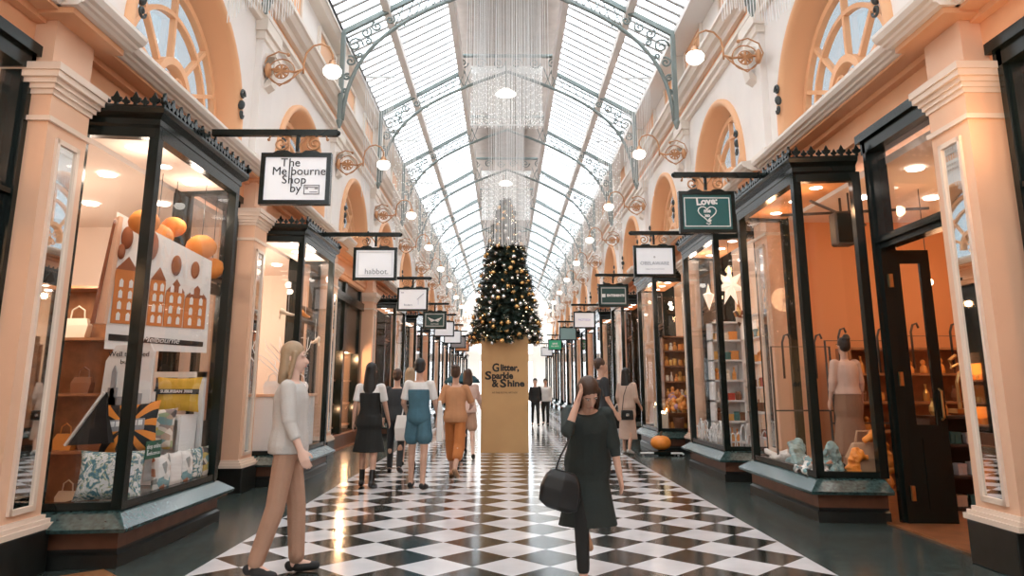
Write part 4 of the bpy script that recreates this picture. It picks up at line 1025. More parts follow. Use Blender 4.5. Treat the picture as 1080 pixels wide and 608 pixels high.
    def skirt(z0, hem, m, nm, flare, fz=None):
        b = MB(); n = 20; rings = []
        fz = fz if fz is not None else 0
        feet = (J['lleg'][1]+J['rleg'][1])/2
        for i in range(10):
            f = i/9; c = hip+up*z0 if f == 0 else V((hip.x, hip.y, hip.z))*(1-f)+V((feet.x*f+hip.x*(1-f), feet.y*.7*f+hip.y*(1-f)+fz*f, 0))*f
            z = (hip.z+z0)*(1-f)+hem*f
            x = (.135*wd+.02)*(1-f)**2+(.165*wd+.02)*2*f*(1-f)+(.15+flare)*f*f+.03*(f > 0)*(f < .4); y = x*.80
            rings.append([(c.x+x*(1+.035*cos(k*2*pi/n*5)*f)*cos(2*pi*k/n), c.y+y*(1+.035*cos(k*2*pi/n*5)*f)*sin(2*pi*k/n), z) for k in range(n)])
        b.loft(rings); return b.build(nm, m, r, remesh=vx)
    def trousers(m, nm, frac, wide=0.):
        b = MB(); b.loft([ering(hip+up*z, up, x*wd+.016, y+.016) for z, x, y in T[:4]])
        for k in 'lr':
            h, kn, an, hl, to = J[k+'leg']; b.cap(h, h.lerp(kn, min(1, frac)), .098*wd, (.062 if frac >= 1 else .088)+wide)
            if frac > 1: b.cap(kn, kn.lerp(an, frac-1), .064+wide, .052+wide)
        return b.build(nm, m, r, remesh=vx)
    def shoes(m, ank=0.):
        for k in 'lr':
            h, kn, an, hl, to = J[k+'leg']; b = MB(); b.cap(hl+V((0, -.01, .012)), hl, .036, .036); b.cap(hl.lerp(to, .3), to, .042, .034); b.cap(hl.lerp(to, .25)+V((0, 0, .02)), hl.lerp(to, .6)+V((0, 0, .012)), .038, .034)
            if ank: b.cap(an+(kn-an)*ank, an, .045, .042); b.cap(an, hl, .042, .04)
            b.build('shoe', m, r, remesh=max(.008, vx))
    for c in look['wear']:
        {'torso': torso, 'skirt': skirt, 'trousers': trousers, 'shoes': shoes}[c[0]](*c[1:])
    return r, J
HB = mat('black_hair', (.010, .009, .008), .45, bump=.4, bscale=90); HBR = mat('brown_hair', (.06, .028, .014), .5, bump=.4, bscale=90); HF = mat('fair_hair', (.36, .25, .15), .5, bump=.4, bscale=90)
C_ = dict(white=cloth('white_cotton', (.78, .76, .73)), black=cloth('black_wool', (.014, .015, .014)), denim=cloth('blue_denim', (.06, .15, .20), .2), rust=cloth('rust_linen', (.50, .17, .045)), rustl=cloth('burnt_orange_linen', (.52, .25, .12)), pink=cloth('pale_pink_cotton', (.66, .46, .38)),
          teal=cloth('teal_cotton', (.02, .09, .12)), char=cloth('charcoal_knit', (.022, .030, .027)), grey=cloth('pale_grey_cotton', (.55, .53, .50)), tan=cloth('tan_cotton', (.42, .25, .17)), beige=cloth('beige_linen', (.55, .40, .32)), brown=cloth('brown_pleat', (.28, .15, .09)), blush=cloth('blush_silk', (.62, .42, .33)), dark=cloth('dark_navy_jersey', (.03, .035, .04)), leather=mat('black_leather', (.012, .012, .012), .35), shoe=mat('black_canvas', (.015, .015, .015), .7), sand=mat('tan_leather', (.45, .26, .15), .6))
def walk(a=22, **k):
    d = dict(lthigh=a, lknee=6, rthigh=-a*.8, rknee=18, lsw=-a*.7, rsw=a*.7, lel=15, rel=20); d.update(k); return d
# woman in the dark pinafore, seen from behind
person('person', 'person with long black hair in black pinafore over white puff sleeves, walking away', (-1.98, 10.62, 0), R(-4), .96, walk(10, rknee=8, lab=10, rab=12, head=4),
       dict(hair='long', hairm=HB, skin=SKIN, wear=[('torso', .30, .50, C_['white'], 'blouse', .022, .75), ('torso', 0.0, .40, C_['black'], 'pinafore_bib', .03), ('skirt', .12, .50, C_['black'], 'pinafore_skirt', .09), ('shoes', C_['leather'], .35)]))
person('person', 'person with short black hair in denim playsuit and white T-shirt, seen from behind', (-1.27, 10.5, 0), R(-8), .99, walk(7, rknee=6, lab=12, rab=14, lel=45, lin=15, yaw=12),
       dict(hair='short', hairm=HB, skin=SKIN, wear=[('torso', .02, .50, C_['white'], 't_shirt', .02, .8), ('torso', -.06, .40, C_['denim'], 'denim_bib', .032), ('trousers', C_['denim'], 'denim_shorts', .55, .03), ('shoes', C_['shoe'])]))
o = MB().loft([[(x, y, z) for x, y in ((-.03, -.05), (.05, -.04), (.06, .05), (-.02, .06))] for z in (-.30, -.15)]+[[(x*.8, y*.9, .12) for x, y in ((-.03, -.05), (.05, -.04), (.06, .05), (-.02, .06))], [(x*.4, y*.6, .26) for x, y in ((-.03, -.05), (.05, -.04), (.06, .05), (-.02, .06))]]).build('cardigan', C_['white'], None, (-.98, 10.45, .93), remesh=.012)
tag(o, 'white cardigan draped over the arm of the person in denim', 'cardigan')
person('person', 'person with pinned up brown hair, burnt orange top and rust trousers, walking away', (-.84, 11.75, 0), R(-10), .98, walk(20, rknee=28, lab=16, rab=20, rel=60, rin=30),
       dict(hair='updo', hairm=HBR, skin=SKIN, wear=[('torso', -.06, .49, C_['rustl'], 'top', .03, .9, True, .03), ('trousers', C_['rust'], 'trousers', 1.45, .03), ('shoes', C_['sand'])]))
person('person', 'person in pale pink top and brown shorts beside the plinth box', (-.80, 14.7, 0), R(6), .97, walk(14, rknee=12, lab=12, rab=16, rel=50),
       dict(hair='bob', hairm=HBR, skin=SKINL, vox=.013, wear=[('torso', -.04, .49, C_['pink'], 'top', .03, 1., True, .02, .5), ('trousers', C_['tan'], 'shorts', .7, .02), ('shoes', C_['shoe'])]))
um = empty('umbrella', (-1.0, 16.25, 1.46)); tag(um, 'teal umbrella held low above the pale pink person beside the plinth box', 'umbrella')
b = MB(); b.lathe([(.40, 0), (.38, .05), (.28, .14), (.12, .2), (.01, .215)], 16); b.build('canopy', C_['teal'], um, smooth=True); MB().bar((0, 0, .2), (.06, 0, -.35), .015).build('shaft', 'shopdark', um)
person('person', 'person in teal jacket under the umbrella, far side of the pale pink one', (-1.0, 16.25, 0), R(0), .83, walk(12, rel=80, rab=8),
       dict(hair='short', hairm=HB, vox=.014, wear=[('torso', -.06, .49, C_['teal'], 'jacket', .035, 1., True, .02, .8), ('trousers', C_['dark'], 'trousers', 1.95), ('shoes', C_['shoe'])]))
person('person', 'person with fair hair, dark top and white skirt beyond the pinafore figure', (-1.78, 13.4, 0), R(5), .97, walk(12),
       dict(hair='bob', hairm=HF, vox=.013, skin=SKINL, wear=[('torso', .0, .49, C_['dark'], 'top', .028, .9), ('skirt', .1, .62, C_['white'], 'skirt', .06), ('shoes', C_['shoe'])]))
tb = empty('tote_bag', (-1.66, 12.2, .72)); tag(tb, 'white tote bag carried between the pinafore and denim figures', 'bag')
MB().loft([[(-.17, -.05, -.20), (.17, -.05, -.20), (.17, .05, -.2), (-.17, .05, -.2)], [(-.19, -.07, 0), (.19, -.07, 0), (.19, .07, 0), (-.19, .07, 0)], [(-.16, -.02, .2), (.16, -.02, .2), (.16, .02, .2), (-.16, .02, .2)]]).build('bag_body', 'linen', tb, bevel=.01)
MB().tube([(-.08, 0, .19), (-.05, 0, .36), (.05, 0, .36), (.08, 0, .19)], .012).build('strap', 'linen', tb)
person('person', 'person carrying the white tote bag, in dark coat farther left', (-1.86, 12.4, 0), R(0), .94, walk(10, rab=14),
       dict(hair='short', hairm=HBR, vox=.013, wear=[('torso', -.08, .49, C_['dark'], 'coat', .035, 1., True, .02, .9), ('trousers', C_['dark'], 'trousers', 1.95), ('shoes', C_['shoe'])]))
# hurrying dark figure in the middle
pc, Jc = person('person', 'person in charcoal dress hurrying towards the camera, hand raised to bowed head', (.56, 5.62, 0), R(188), .88,
       dict(lean=27, head=20, side=6, lthigh=-24, lknee=38, rthigh=16, rknee=8, lsw=-8, lab=14, lel=14, rsw=62, rab=12, rel=118, rin=30, spread=1),
       dict(hair='long', hairm=HBR, skin=SKIN, vox=.009, wear=[('torso', -.05, .50, C_['char'], 'dress_bodice', .045, 1.0, True, .02, .35), ('skirt', .16, .44, C_['char'], 'dress_skirt', .10), ('trousers', C_['black'], 'leggings', 1.85), ('shoes', C_['sand'])]))
hb = empty('handbag', (.34, 5.38, .66)); hb.scale = (.68, .68, .8); tag(hb, 'black slouchy handbag swinging at the hip of the charcoal dress', 'bag')
b = MB(); b.loft([[(x*s_, y*s_, z) for x, y in ((-.2, -.07), (.0, -.10), (.2, -.07), (.22, 0), (.2, .07), (0, .1), (-.2, .07), (-.22, 0))] for z, s_ in ((-.17, .55), (-.13, .95), (0, 1.), (.1, .85), (.16, .6), (.17, .5))]); b.build('bag_body', C_['leather'], hb, rot=(0, R(14), 0), remesh=.012)
MB().tube([(-.06, 0, .15), (.0, -.05, .30), (.08, -.05, .42), (.14, .0, .54)], .010).build('strap', C_['leather'], hb)
person('person', 'person with cropped brown hair in dark T-shirt facing right, behind the charcoal dress', (1.50, 12.0, 0), R(-78), 1.03, walk(8, lel=60, rel=25),
       dict(hair='crop', hairm=HBR, skin=SKIN, fem=False, vox=.012, wear=[('torso', -.06, .50, C_['dark'], 't_shirt', .025, .85), ('trousers', C_['dark'], 'trousers', 1.95), ('shoes', C_['shoe'])]))
person('person', 'person with long dark hair in beige outfit looking into the right bay window', (2.52, 15.7, 0), R(-35), .99, walk(5, rel=40, lel=30),
       dict(hair='long', hairm=HB, skin=SKIN, vox=.013, wear=[('torso', -.05, .50, C_['beige'], 'blouse', .03, 1., True, .02, .5), ('skirt', .1, .30, C_['beige'], 'skirt', .06), ('shoes', C_['grey'])]))
hb = empty('handbag', (2.47, 15.42, .80)); tag(hb, 'small black shoulder bag at the hip of the beige figure', 'bag')
MB().loft([[(-.13, -.04, -.1), (.13, -.04, -.1), (.13, .04, -.1), (-.13, .04, -.1)], [(-.12, -.05, .1), (.12, -.05, .1), (.12, .05, .1), (-.12, .05, .1)]]).build('bag_body', C_['leather'], hb, bevel=.02)
MB().tube([(-.1, 0, .1), (-.05, .05, .4), (.04, .12, .62)], .008).build('strap', C_['leather'], hb); MB().box(-.03, .03, -.055, -.045, -.02, .03).build('clasp', 'silver', hb)
person('person', 'person in black clothes far off just right of the plinth box', (1.02, 26.6, 0), R(180), .94, walk(10), dict(hair='short', hairm=HB, vox=.016, wear=[('torso', -.08, .5, C_['black'], 'coat', .04, 1., True, .02, .9), ('trousers', C_['black'], 'trousers', 1.95), ('shoes', C_['shoe'])]))
person('person', 'person in white shirt and dark trousers far off beside the black clothed one', (1.42, 27.2, 0), R(170), .94, walk(12), dict(hair='crop', hairm=HBR, vox=.016, fem=False, wear=[('torso', -.04, .5, C_['white'], 'shirt', .03, 1., True, .02, .9), ('trousers', C_['black'], 'trousers', 1.95), ('shoes', C_['shoe'])]))
person('person', 'person in pale grey top and tan trousers crossing in profile, nearest on the left', (-1.72, 5.80, 0), R(-86), .965, walk(9, rknee=10, lel=14, rel=18, rsw=8, lsw=-6, head=2),
       dict(hair='bob', hairm=HF, skin=SKINL, vox=.009, wear=[('torso', -.04, .50, C_['grey'], 'top', .03, 1., True, .02, .6), ('trousers', C_['tan'], 'trousers', 1.92, .012), ('shoes', C_['shoe'])]))
# a dressed mannequin in the near right bay
person('mannequin', 'mannequin with dark hair bun, blush blouse and pleated brown skirt in the right bay', (4.05, 8.86, .43), R(8), .86, dict(lab=10, rab=10),
       dict(hair='bun', hairm=HB, skin=SKIN, wear=[('torso', .05, .50, C_['blush'], 'blouse', .03, 1., True, .02, .5), ('skirt', .14, .18, C_['brown'], 'skirt', .12), ('shoes', C_['shoe'])]), 'mannequin')
# pram by the right hand shops
pr_ = empty('pram', (2.42, 17.6, 0), R(25)); tag(pr_, 'dark pram with orange bag on its handle beside the beige figure', 'pram')
MB().loft([[(-.18, -.3, .42), (.18, -.3, .42), (.18, .3, .42), (-.18, .3, .42)], [(-.24, -.42, .72), (.24, -.42, .72), (.24, .4, .72), (-.24, .4, .72)]]).build('seat', C_['black'], pr_, bevel=.03)
b = MB(); b.loft([[(.24*cos(a), .1+.33*sin(t), .72+.33*cos(t)*abs(sin(a))**.7*.9) for a in [pi*k/10 for k in range(11)]] for t in [R(q) for q in (-5, 20, 45, 70, 88)]], caps=False, closed=False); b.build('hood', C_['black'], pr_, smooth=True)
b = MB()
for s in (-1, 1): b.tube([(s*.22, -.62, .98), (s*.22, -.4, .75), (s*.2, .3, .2)], .014); b.tube([(s*.2, -.35, .2), (s*.2, .2, .6)], .014)
b.tube([(-.22, -.62, .98), (.22, -.62, .98)], .018); b.build('pram_frame', 'steel', pr_)
for x in (-.22, .22):
    for y in (-.36, .32):
        w = MB(); w.tube([(x, y+.14*cos(a*pi/10), .15+.14*sin(a*pi/10)) for a in range(21)], .016, 6)
        for a in range(6): w.bar((x, y, .15), (x, y+.14*cos(a*pi/3), .15+.14*sin(a*pi/3)), .008)
        w.build('wheel', C_['shoe'], pr_, smooth=True)
MB().ball((0, -.62, .82), .16, .1, .14).build('handle_bag', 'orange', pr_, smooth=True)
# orange pumpkin and the little trolley it sits on
pk = empty('pumpkin', (3.15, 15.45, .08)); tag(pk, 'bright orange pumpkin sitting on the low black board by the right bay', 'pumpkin')
b = MB(); n = 40; rings = []
for i in range(13):
    a = -pi/2+pi*(i+.01)/12.02
    rings.append([(.20*cos(a)*(1+.06*abs(cos(4.5*2*pi*k/n)))*cos(2*pi*k/n), .20*cos(a)*(1+.06*abs(cos(4.5*2*pi*k/n)))*sin(2*pi*k/n), .165+.16*sin(a)*(1-.12*(1-abs(cos(a))))) for k in range(n)])
M['pumpkin'] = mat('pumpkin_skin', (.88, .29, .04), .45, var=.12, vscale=8.)
b.loft(rings).build('fruit', 'pumpkin', pk, smooth=True); MB().tube([(0, 0, .30), (.01, 0, .36), (.04, .01, .39)], [.03, .02, .018]).build('stem', 'bark', pk)
bd = empty('low_board', (3.1, 15.42, 0)); tag(bd, 'low black board with white rails on the floor under the pumpkin', 'board')
MB().box(-.42, .42, -.2, .2, .03, .08).build('board', 'black', bd); b = MB()
for x, y in ((-.36, -.16), (.36, -.16), (.36, .16), (-.36, .16)): b.lathe([(.02, 0), (.025, .03)], 8, (x, y, 0))
b.build('feet', 'white', bd); MB().tube([(-.42, -.21, .06), (-.15, -.215, .06)], .022).build('rail', 'white', bd); MB().tube([(.2, -.215, .055), (.42, -.22, .055), (.45, -.24, .03)], .022).build('rail', 'white', bd)

# ---------------------------------------------------------------- right hand displays
bg = empty('handbag', (3.86, 8.18, .44)); tag(bg, 'tan leather tote with an orange scarf in the side pane of the right bay', 'bag')
MB().loft([[(-.17, -.07, 0), (.17, -.07, 0), (.17, .07, 0), (-.17, .07, 0)], [(-.19, -.08, .18), (.19, -.08, .18), (.19, .08, .18), (-.19, .08, .18)], [(-.12, -.03, .34), (.12, -.03, .34), (.12, .03, .34), (-.12, .03, .34)]]).build('bag_body', C_['sand'], bg, bevel=.02)
MB().tube([(-.09, 0, .32), (-.06, 0, .46), (.06, 0, .46), (.09, 0, .32)], .012).build('strap', C_['sand'], bg)
def drape(b, pts, rr, rnd): 
    for p in pts: b.ball((p[0], p[1], p[2]), rr*(.7+.5*rnd.random()), rr*(.7+.5*rnd.random()), rr*(.8+.5*rnd.random()), 8, 6)
from mathutils import noise as NZ
scw = pattern_mat('scarf_print', 'prints')
def drape(m, loc, strands, rr, seed, lab, parent=None, nm='scarf'):
    # a scarf let fall in folds: flattened crumpled strands merged into one cloth
    rn = random.Random(seed); b = MB()
    for pts in strands:
        P = [V(p) for p in pts]; fine = []
        for p, q in zip(P, P[1:]):
            for i in range(6): fine.append(p.lerp(q, i/6)+V((rn.uniform(-1, 1), rn.uniform(-1, 1), rn.uniform(-.6, .6)))*.016)
        fine.append(P[-1]); b.tube(fine, [rr*(.6+.8*rn.random()) for _ in fine], 8)
    o = b.build(nm, m, parent, loc, remesh=.010)
    if lab: tag(o, lab, 'scarf')
    return o
drape('pumpkin', (0, 0, 0), [[(-.12+.05*k, -.10, .30-.05*k), (-.18+.02*k, -.12, .2), (-.24+.05*k, -.11, .10), (-.20+.04*k, -.12, .02)] for k in range(3)]+[[(-.02, -.09, .36), (.08, -.06, .41+.02*k), (.16+.02*k, -.06, .34), (.19+.02*k, -.08, .2), (.2+.02*k, -.09, .03)] for k in range(3)], .03, 3, None, bg, 'scarf')
fl = lambda n, rx, ry, h, sd: [[(random.Random(sd+k).uniform(-rx, rx), random.Random(sd+k+50).uniform(-ry, ry), .03), (random.Random(sd+k+9).uniform(-rx, rx), random.Random(sd+k+70).uniform(-ry, ry), h*random.Random(sd+k+3).random()+.04), (random.Random(sd+k+19).uniform(-rx, rx), random.Random(sd+k+90).uniform(-ry, ry), .03)] for k in range(n)]
drape('paleteal', (3.47, 8.95, .43), fl(9, .14, .28, .10, 1)+[[(.08, .20, .30), (.08-.05*k, .14, .27), (.04-.06*k, .04-.05*k, .18), (-.02-.05*k, -.12-.05*k, .10), (-.06, -.28, .03)] for k in range(4)], .034, 5, 'pale teal scarf rising highest at the front of the right bay')
drape('linen', (3.45, 9.5, .43), fl(12, .15, .26, .12, 20), .032, 6, 'white scarf heaped at the far end of the right bay')
drape(scw, (3.36, 8.36, .43), fl(12, .13, .24, .12, 40), .03, 7, 'printed grey scarf heaped low near the corner post of the right bay')
drape('paleteal', (3.60, 8.42, .43), fl(6, .08, .10, .08, 60)+[[(.0, .0, .33), (-.07+.045*k, -.03, .26), (-.09+.06*k, .0, .15), (-.1+.065*k, -.04, .03)] for k in range(4)], .028, 8, 'teal scarf bunched upright between corner post and tan tote')
sp = empty('loudspeaker', (4.12, 8.75, 3.3)); tag(sp, 'black loudspeaker hanging from the ceiling inside the right bay', 'loudspeaker')
MB().box(-.12, .12, -.10, .10, -.22, .2).build('cabinet', 'shopdark', sp, bevel=.03); MB().tube([(0, 0, .2), (0, 0, .39)], .015).build('mount', 'shopdark', sp); MB().box(-.1, .1, -.108, -.10, -.19, .17).build('grille', 'black', sp)
tk = MB(); tk.bar((3.5, 9.1, 3.55), (5.2, 8.7, 3.55), .03); tk.bar((3.6, 8.4, 3.56), (4.9, 9.7, 3.56), .025); tk.bar((4.3, 8.9, 3.56), (4.3, 8.9, 3.8), .02)
o = tk.build('lighting_track', 'shopdark'); tag(o, 'thin dark lighting track under the ceiling of the near right shop', 'lighting track')
for i, (x, y, z) in enumerate(((4.72, 8.75, 2.63), (5.12, 8.75, 2.63), (5.5, 7.9, 2.9), (5.9, 8.9, 2.6))):
    r = empty('pendant_bulb', (x, y, z)); tag(r, '%s bare glowing pendant bulb in the near right shop' % ('first', 'second', 'third', 'fourth')[i], 'pendant light', 'bare bulbs in the near right shop')
    MB().ball((0, 0, 0), .05, nu=12, nv=8).build('bulb', 'bulb', r, smooth=True); MB().lathe([(.025, .045), (.025, .11), (.005, .115)], 10).build('socket', 'shopdark', r); MB().bar((0, 0, .11), (0, 0, 3.82-z), .008).build('cord', 'shopdark', r)
lv = shelves('display_unit', 4.75, 5.55, 8.42, 8.75, .03, 1.05, 3, 'shopdark', 'black shelf unit of folded goods just inside the open door')
stock(4.78, 5.5, 8.4, 8.7, lv[:-1], ['gift_box'], [2, 6, 3], 'on the black unit inside the open door', 'on the black unit', .17); stock(4.78, 5.12, 8.4, 8.7, lv[-1:], ['bottle', 'jar', 'vase'], [5, 0, 4], 'on top of the black unit inside the open door', 'on top of the black unit', .13)
lv = shelves('cabinet_shelf', 4.6, 6.9, 9.9, 10.3, .03, 1.9, 5, 'wood', 'warm timber shelves at the far side of the near right shop')
stock(4.65, 6.9, 9.88, 10.2, lv[:-1], ['bottle', 'jar', 'vase', 'doll'], [0, 4, 5, 7], 'on the timber shelves of the near right shop', 'in the near right shop', .2)
ob = MB(); ob.box(-.09, .09, -.09, .09, 0, .05); ob.tube([(0, 0, .05), (0, 0, .35), (.03, 0, .45), (.09, 0, .5), (.05, 0, .56), (-.05, 0, .52), (-.06, 0, .6), (.02, 0, .66)], .022); o = ob.build('sculpture', 'brass', None, (5.2, 8.55, 1.08), smooth=False); tag(o, 'slim brass figure standing on the black unit inside the open door', 'sculpture')
# second right bay: star lantern, white shelves, white wire hoops
st = empty('star_lantern', (3.62, 11.75, 3.0)); tag(st, 'white folded paper star lantern hanging in the second right bay', 'star lantern')
b = MB(); pts = []
for k in range(14): rr = .26 if k % 2 == 0 else .11; pts.append((rr*sin(2*pi*k/14), 0, rr*1.35*cos(2*pi*k/14)))
n = len(pts); b.add(pts+[(0, -.10, 0), (0, .10, 0)], [(k, (k+1) % n, n) for k in range(n)]+[((k+1) % n, k, n+1) for k in range(n)]); M['starm'] = mat('lit_star_paper', (.9, .82, .72), .7, emit=(1, .8, .6), estr=.7)
b.build('star', 'starm', st); MB().bar((0, 0, .3), (0, 0, .75), .006).build('cord', 'ink', st)
for i, (x, y, z) in enumerate(((3.85, 12.1, 2.55), (3.5, 12.6, 2.9))):
    o = MB().lathe([(.002, -.22), (.1, .06), (.04, .09), (.002, .25)], 6).build('star_lantern', 'starm' if i else 'goods', None, (x, y, z)); tag(o, ('small patterned cone lantern below the white star', 'small pale cone lantern behind the white star')[i], 'lantern')
lv = shelves('display_shelf', 3.55, 4.1, 12.75, 13.05, .43, 2.5, 6, 'white', 'white shelves of dolls and boxes in the second right bay')
stock(3.55, 4.1, 12.72, 12.95, lv[:-1], ['doll', 'jar', 'gift_box', 'bottle'], list(range(8)), 'on the white shelves of the second right bay', 'in the second right bay', .10)
lv = shelves('display_shelf', 4.2, 4.5, 11.0, 13.2, .1, 2.6, 6, 'white', 'long white shelves behind the second right bay')
stock(4.2, 4.5, 11.1, 13.1, lv[:-1], ['doll', 'jar', 'gift_box', 'bottle', 'vase'], list(range(8)), 'on the long white shelves behind the second right bay', 'behind the second right bay', .13)
hp = empty('wire_fence', (3.33, 12.2, .43)); tag(hp, 'low white fence of wire hoops along the second right bay', 'wire fence')
b = MB(); rnd = random.Random(2)
for i in range(24):
    y = -.9+i*.078; h = .22+.22*rnd.random(); w = .06+.02*rnd.random(); b.tube([(rnd.uniform(-.03, .03), y+w*cos(a*pi/8)*(1 if a > 0 else 1), max(0, h*sin(a*pi/8))) for a in range(9)], .009, 5)
for i in range(8):
    x = .05+i*.08; h = .25+.15*rnd.random(); b.tube([(x+.06*cos(a*pi/8), -.93, h*sin(a*pi/8)) for a in range(9)], .009, 5)
b.build('hoops', 'white', hp, smooth=True)
# third right bay: glowing candles, bouquet, small goods
lv = shelves('display_shelf', 3.5, 4.1, 16.5, 16.8, .43, 2.5, 6, 'wood', 'timber shelves of glowing candles in the third right bay')
stock(3.5, 4.1, 16.45, 16.7, lv[:-1], ['jar', 'bottle', 'doll', 'vase'], [0, 5, 7, 2], 'on the timber shelves of the third right bay', 'in the third right bay', .10)
lv = shelves('display_shelf', 4.3, 4.6, 16.0, 18.2, .1, 2.4, 5, 'wood', 'long timber shelves behind the third right bay')
stock(4.3, 4.6, 16.1, 18.1, lv[:-1], ['jar', 'bottle', 'gift_box', 'vase'], [0, 5, 7, 1], 'on the long shelves behind the third right bay', 'behind the third right bay', .14)
for i in range(16):
    r = empty('candle', (3.37+.10*rnd.random(), 16.08+.052*i, .432) if i < 8 else (3.37+.07*(i-8), 16.92+.09*((i*5) % 8), .432)); tag(r, 'small lit candle glowing in the third right bay', 'candle', 'lit candles in the third right bay')
    h = .18+.35*rnd.random(); MB().lathe([(.03, 0), (.03, h), (.005, h+.005)], 10).build('wax', PAL[2], r); MB().lathe([(.003, h), (.016, h+.025), (.002, h+.07)], 8).build('flame', 'bulb', r, smooth=True)
bq = empty('bouquet', (3.72, 16.2, .44)); tag(bq, 'amber and mauve flower bouquet in a pot, third right bay', 'bouquet')
MB().lathe([(.09, 0), (.13, .28), (.11, .28), (.02, .02)], 14).build('pot', 'band', bq)
b = MB()
for i in range(60):
    a, q = rnd.random()*2*pi, rnd.random(); b.c = i % 3; b.ball((.26*sqrt(q)*cos(a), .26*sqrt(q)*sin(a), .42+.30*(1-q)+.1*rnd.random()), .045+.03*rnd.random(), nu=7, nv=5)
b.build('flowers', [PAL[7], PAL[0], mat('mauve_petal', (.42, .25, .32), .7)], bq, smooth=True)
lv = shelves('display_shelf', -4.4, -4.1, 20.3, 22.5, .43, 2.4, 4, 'wood', 'timber shelves in the fourth left bay glowing orange')
stock(-4.4, -4.1, 20.4, 22.4, lv[:-1], ['jar', 'bottle', 'vase'], [0, 5, 7], 'on the shelves of the fourth left bay', 'in the fourth left bay', .2)
for k in range(3, 7):
    for side in 'LR':
        s = -1 if side == 'L' else 1; y0 = (5.45 if side == 'L' else 5.75)+PER*k+.7
        if side == 'L' and k == 3: continue
        x0, x1 = sorted((s*4.2, s*4.5)); lv = shelves('display_shelf', x0, x1, y0, y0+2.1, .1, 2.4, 4, 'wood' if k % 2 else 'white', '%s shelves behind the bay window of the %s shop along the %s row' % ('timber' if k % 2 else 'white', ORD[k], SIDE[side]))
        stock(x0, x1, y0+.1, y0+2., lv[:-1], ['jar', 'bottle', 'gift_box', 'vase'], [0, 2, 5, 7, 6], 'on the shelves of the %s shop along the %s row' % (ORD[k], SIDE[side]), 'in the %s %s shop' % (ORD[k], SIDE[side]), .24)
# pendant ceiling lamps under the ridge
for k, (y, z) in enumerate(((19.6, 9.62), (30.2, 9.95), (40., 9.95))):
    r = empty('pendant_lamp', (-.05, y, z)); tag(r, 'shallow white pendant lamp under the roof ridge, %s from the camera' % ORD[k], 'pendant lamp', 'white pendant lamps under the ridge')
    MB().lathe([(.03, .16), (.15, .12), (.30, .0), (.28, -.01), (.02, -.05)], 20).build('shade', 'globe', r, smooth=True); MB().bar((0, 0, .15), (0, 0, 10.66-z), .02).build('stem', 'iron', r)

# ---------------------------------------------------------------- light string curtains
arch = lambda base, hh, w: (lambda x: base+hh*max(0, 1-(abs(x)/w)**2))
for sg in (-1, 1):
    x0, x1 = sorted((sg*2.72, sg*3.66)); nm = 'left' if sg < 0 else 'right'
    curtain('fringe of silver light strings high on the %s, nearest the camera' % nm, 8.6, x0, x1, 8.6, lambda x: 6.05+.1*sin(x*9), .035, rows=1, rad=.004, lights=False)
    x0, x1 = sorted((sg*2.75, sg*3.42))
    for i, y in enumerate((16.4, 21., 25.7, 30.4, 37., 45.)):
        curtain('side curtain of silver light strings against the %s upper wall, %s from the camera' % (nm, ORD[i]), y, x0, x1, 8.7, lambda x: 5.7+.9*(3.4-min(3.4, abs(x))), .045, rad=.0028+.0001*y, rows=1, lights=y > 20)
curtain('wide curtain of silver light strings ahead of the first visible truss', 14., -.9, .85, 10.5, lambda x: 7.6, .05, rad=.0045, lights=False)
curtain('long curtain of silver light strings falling in front of the tree top', 15.3, -.80, .75, 10.5, lambda x: 4.35 if -.44 < x < .36 else 7.4, .032, rad=.004, rows=2, lights=False)
curtain('curtain of silver light strings with white lower rail, nearer of two', 20., -1.08, 1.02, 10.65, lambda x: 8.85, .045, bar=True, rad=.006, rows=3)
curtain('curtain of silver light strings with white lower rail, farther of two', 30.6, -1.1, 1.05, 10.65, lambda x: 8.5, .05, bar=True, rad=.008, rows=3)

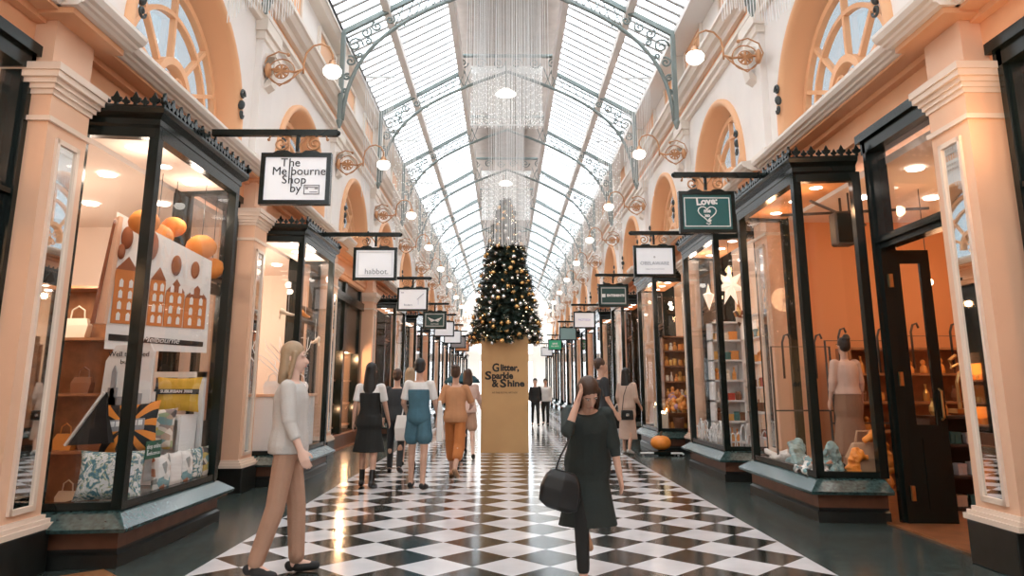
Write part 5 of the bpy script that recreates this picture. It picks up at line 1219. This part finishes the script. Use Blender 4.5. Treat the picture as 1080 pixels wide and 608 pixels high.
# ---------------------------------------------------------------- light, sky, camera
def lamp_light(loc, power, col, size, name='shop_light'):
    l = bpy.data.lights.new(name, 'POINT'); l.energy = power; l.color = col; l.shadow_soft_size = size
    o = bpy.data.objects.new(name, l); COL.objects.link(o); o.location = loc
WARM, ORG, NEU = (1, .72, .48), (1, .58, .30), (1, .82, .66)
for side, tone in (('L', [NEU, NEU, ORG, ORG, WARM, ORG]), ('R', [ORG, NEU, WARM, ORG, WARM, ORG])):
    s = -1 if side == 'L' else 1.042
    for k in range(-1, 9):
        c = tone[k % 6]; y = (8. if side == 'R' else 7.6)+PER*k; g = {('L', 1): 2.0, ('R', 0): .75, ('R', 1): 1.2, ('L', 0): 1.1}.get((side, k), 1.)
        if k < 3:
            lamp_light((s*4.9, y+.2, 2.7*abs(s)), 36*g, c, .2); lamp_light((s*5.9, y+1.2, 2.8), 30*g, c, .2)
            lamp_light((s*3.4, (6.5 if side == 'L' else 8.4)+(PER if side == 'L' else 4.2)*k, 3.3*abs(s)), 9*g, c, .06); lamp_light((s*3.4, (7.6 if side == 'L' else 9.5)+(PER if side == 'L' else 4.2)*k, 3.3*abs(s)), 9*g, c, .06)
        else: lamp_light((s*4.9, y, 2.8), 80, c, .15)
for y in (16.6, 18.6): lamp_light((-4.06, y, 2.1), 70, ORG, .05); lamp_light((-4.06, y+.3, .85), 14, ORG, .04)
w = bpy.data.worlds.new('overcast_sky'); SC.world = w; w.use_nodes = True
bgn = w.node_tree.nodes['Background']; bgn.inputs[0].default_value = (.89, .96, 1.0, 1); bgn.inputs[1].default_value = 5.0
cam = bpy.data.cameras.new('camera'); co = bpy.data.objects.new('camera', cam); COL.objects.link(co)
cam.sensor_width = 36; cam.lens = 765/1080*36; cam.shift_y = -52/1080; cam.clip_end = 300
th = math.atan((408-252)/765); yaw = math.atan(7/765)
co.location = (-.055, 0, 1.38); co.rotation_euler = (pi/2+th, 0, -yaw)
SC.camera = co
SC.view_settings.view_transform = 'Standard'; SC.view_settings.look = 'None'; SC.view_settings.gamma = 1; SC.view_settings.exposure = 0.0; SC.view_settings.use_curve_mapping = False
SC.cycles.max_bounces = 8; SC.cycles.transparent_max_bounces = 24; SC.cycles.use_denoising = True
SC.cycles.sample_clamp_indirect = 6.
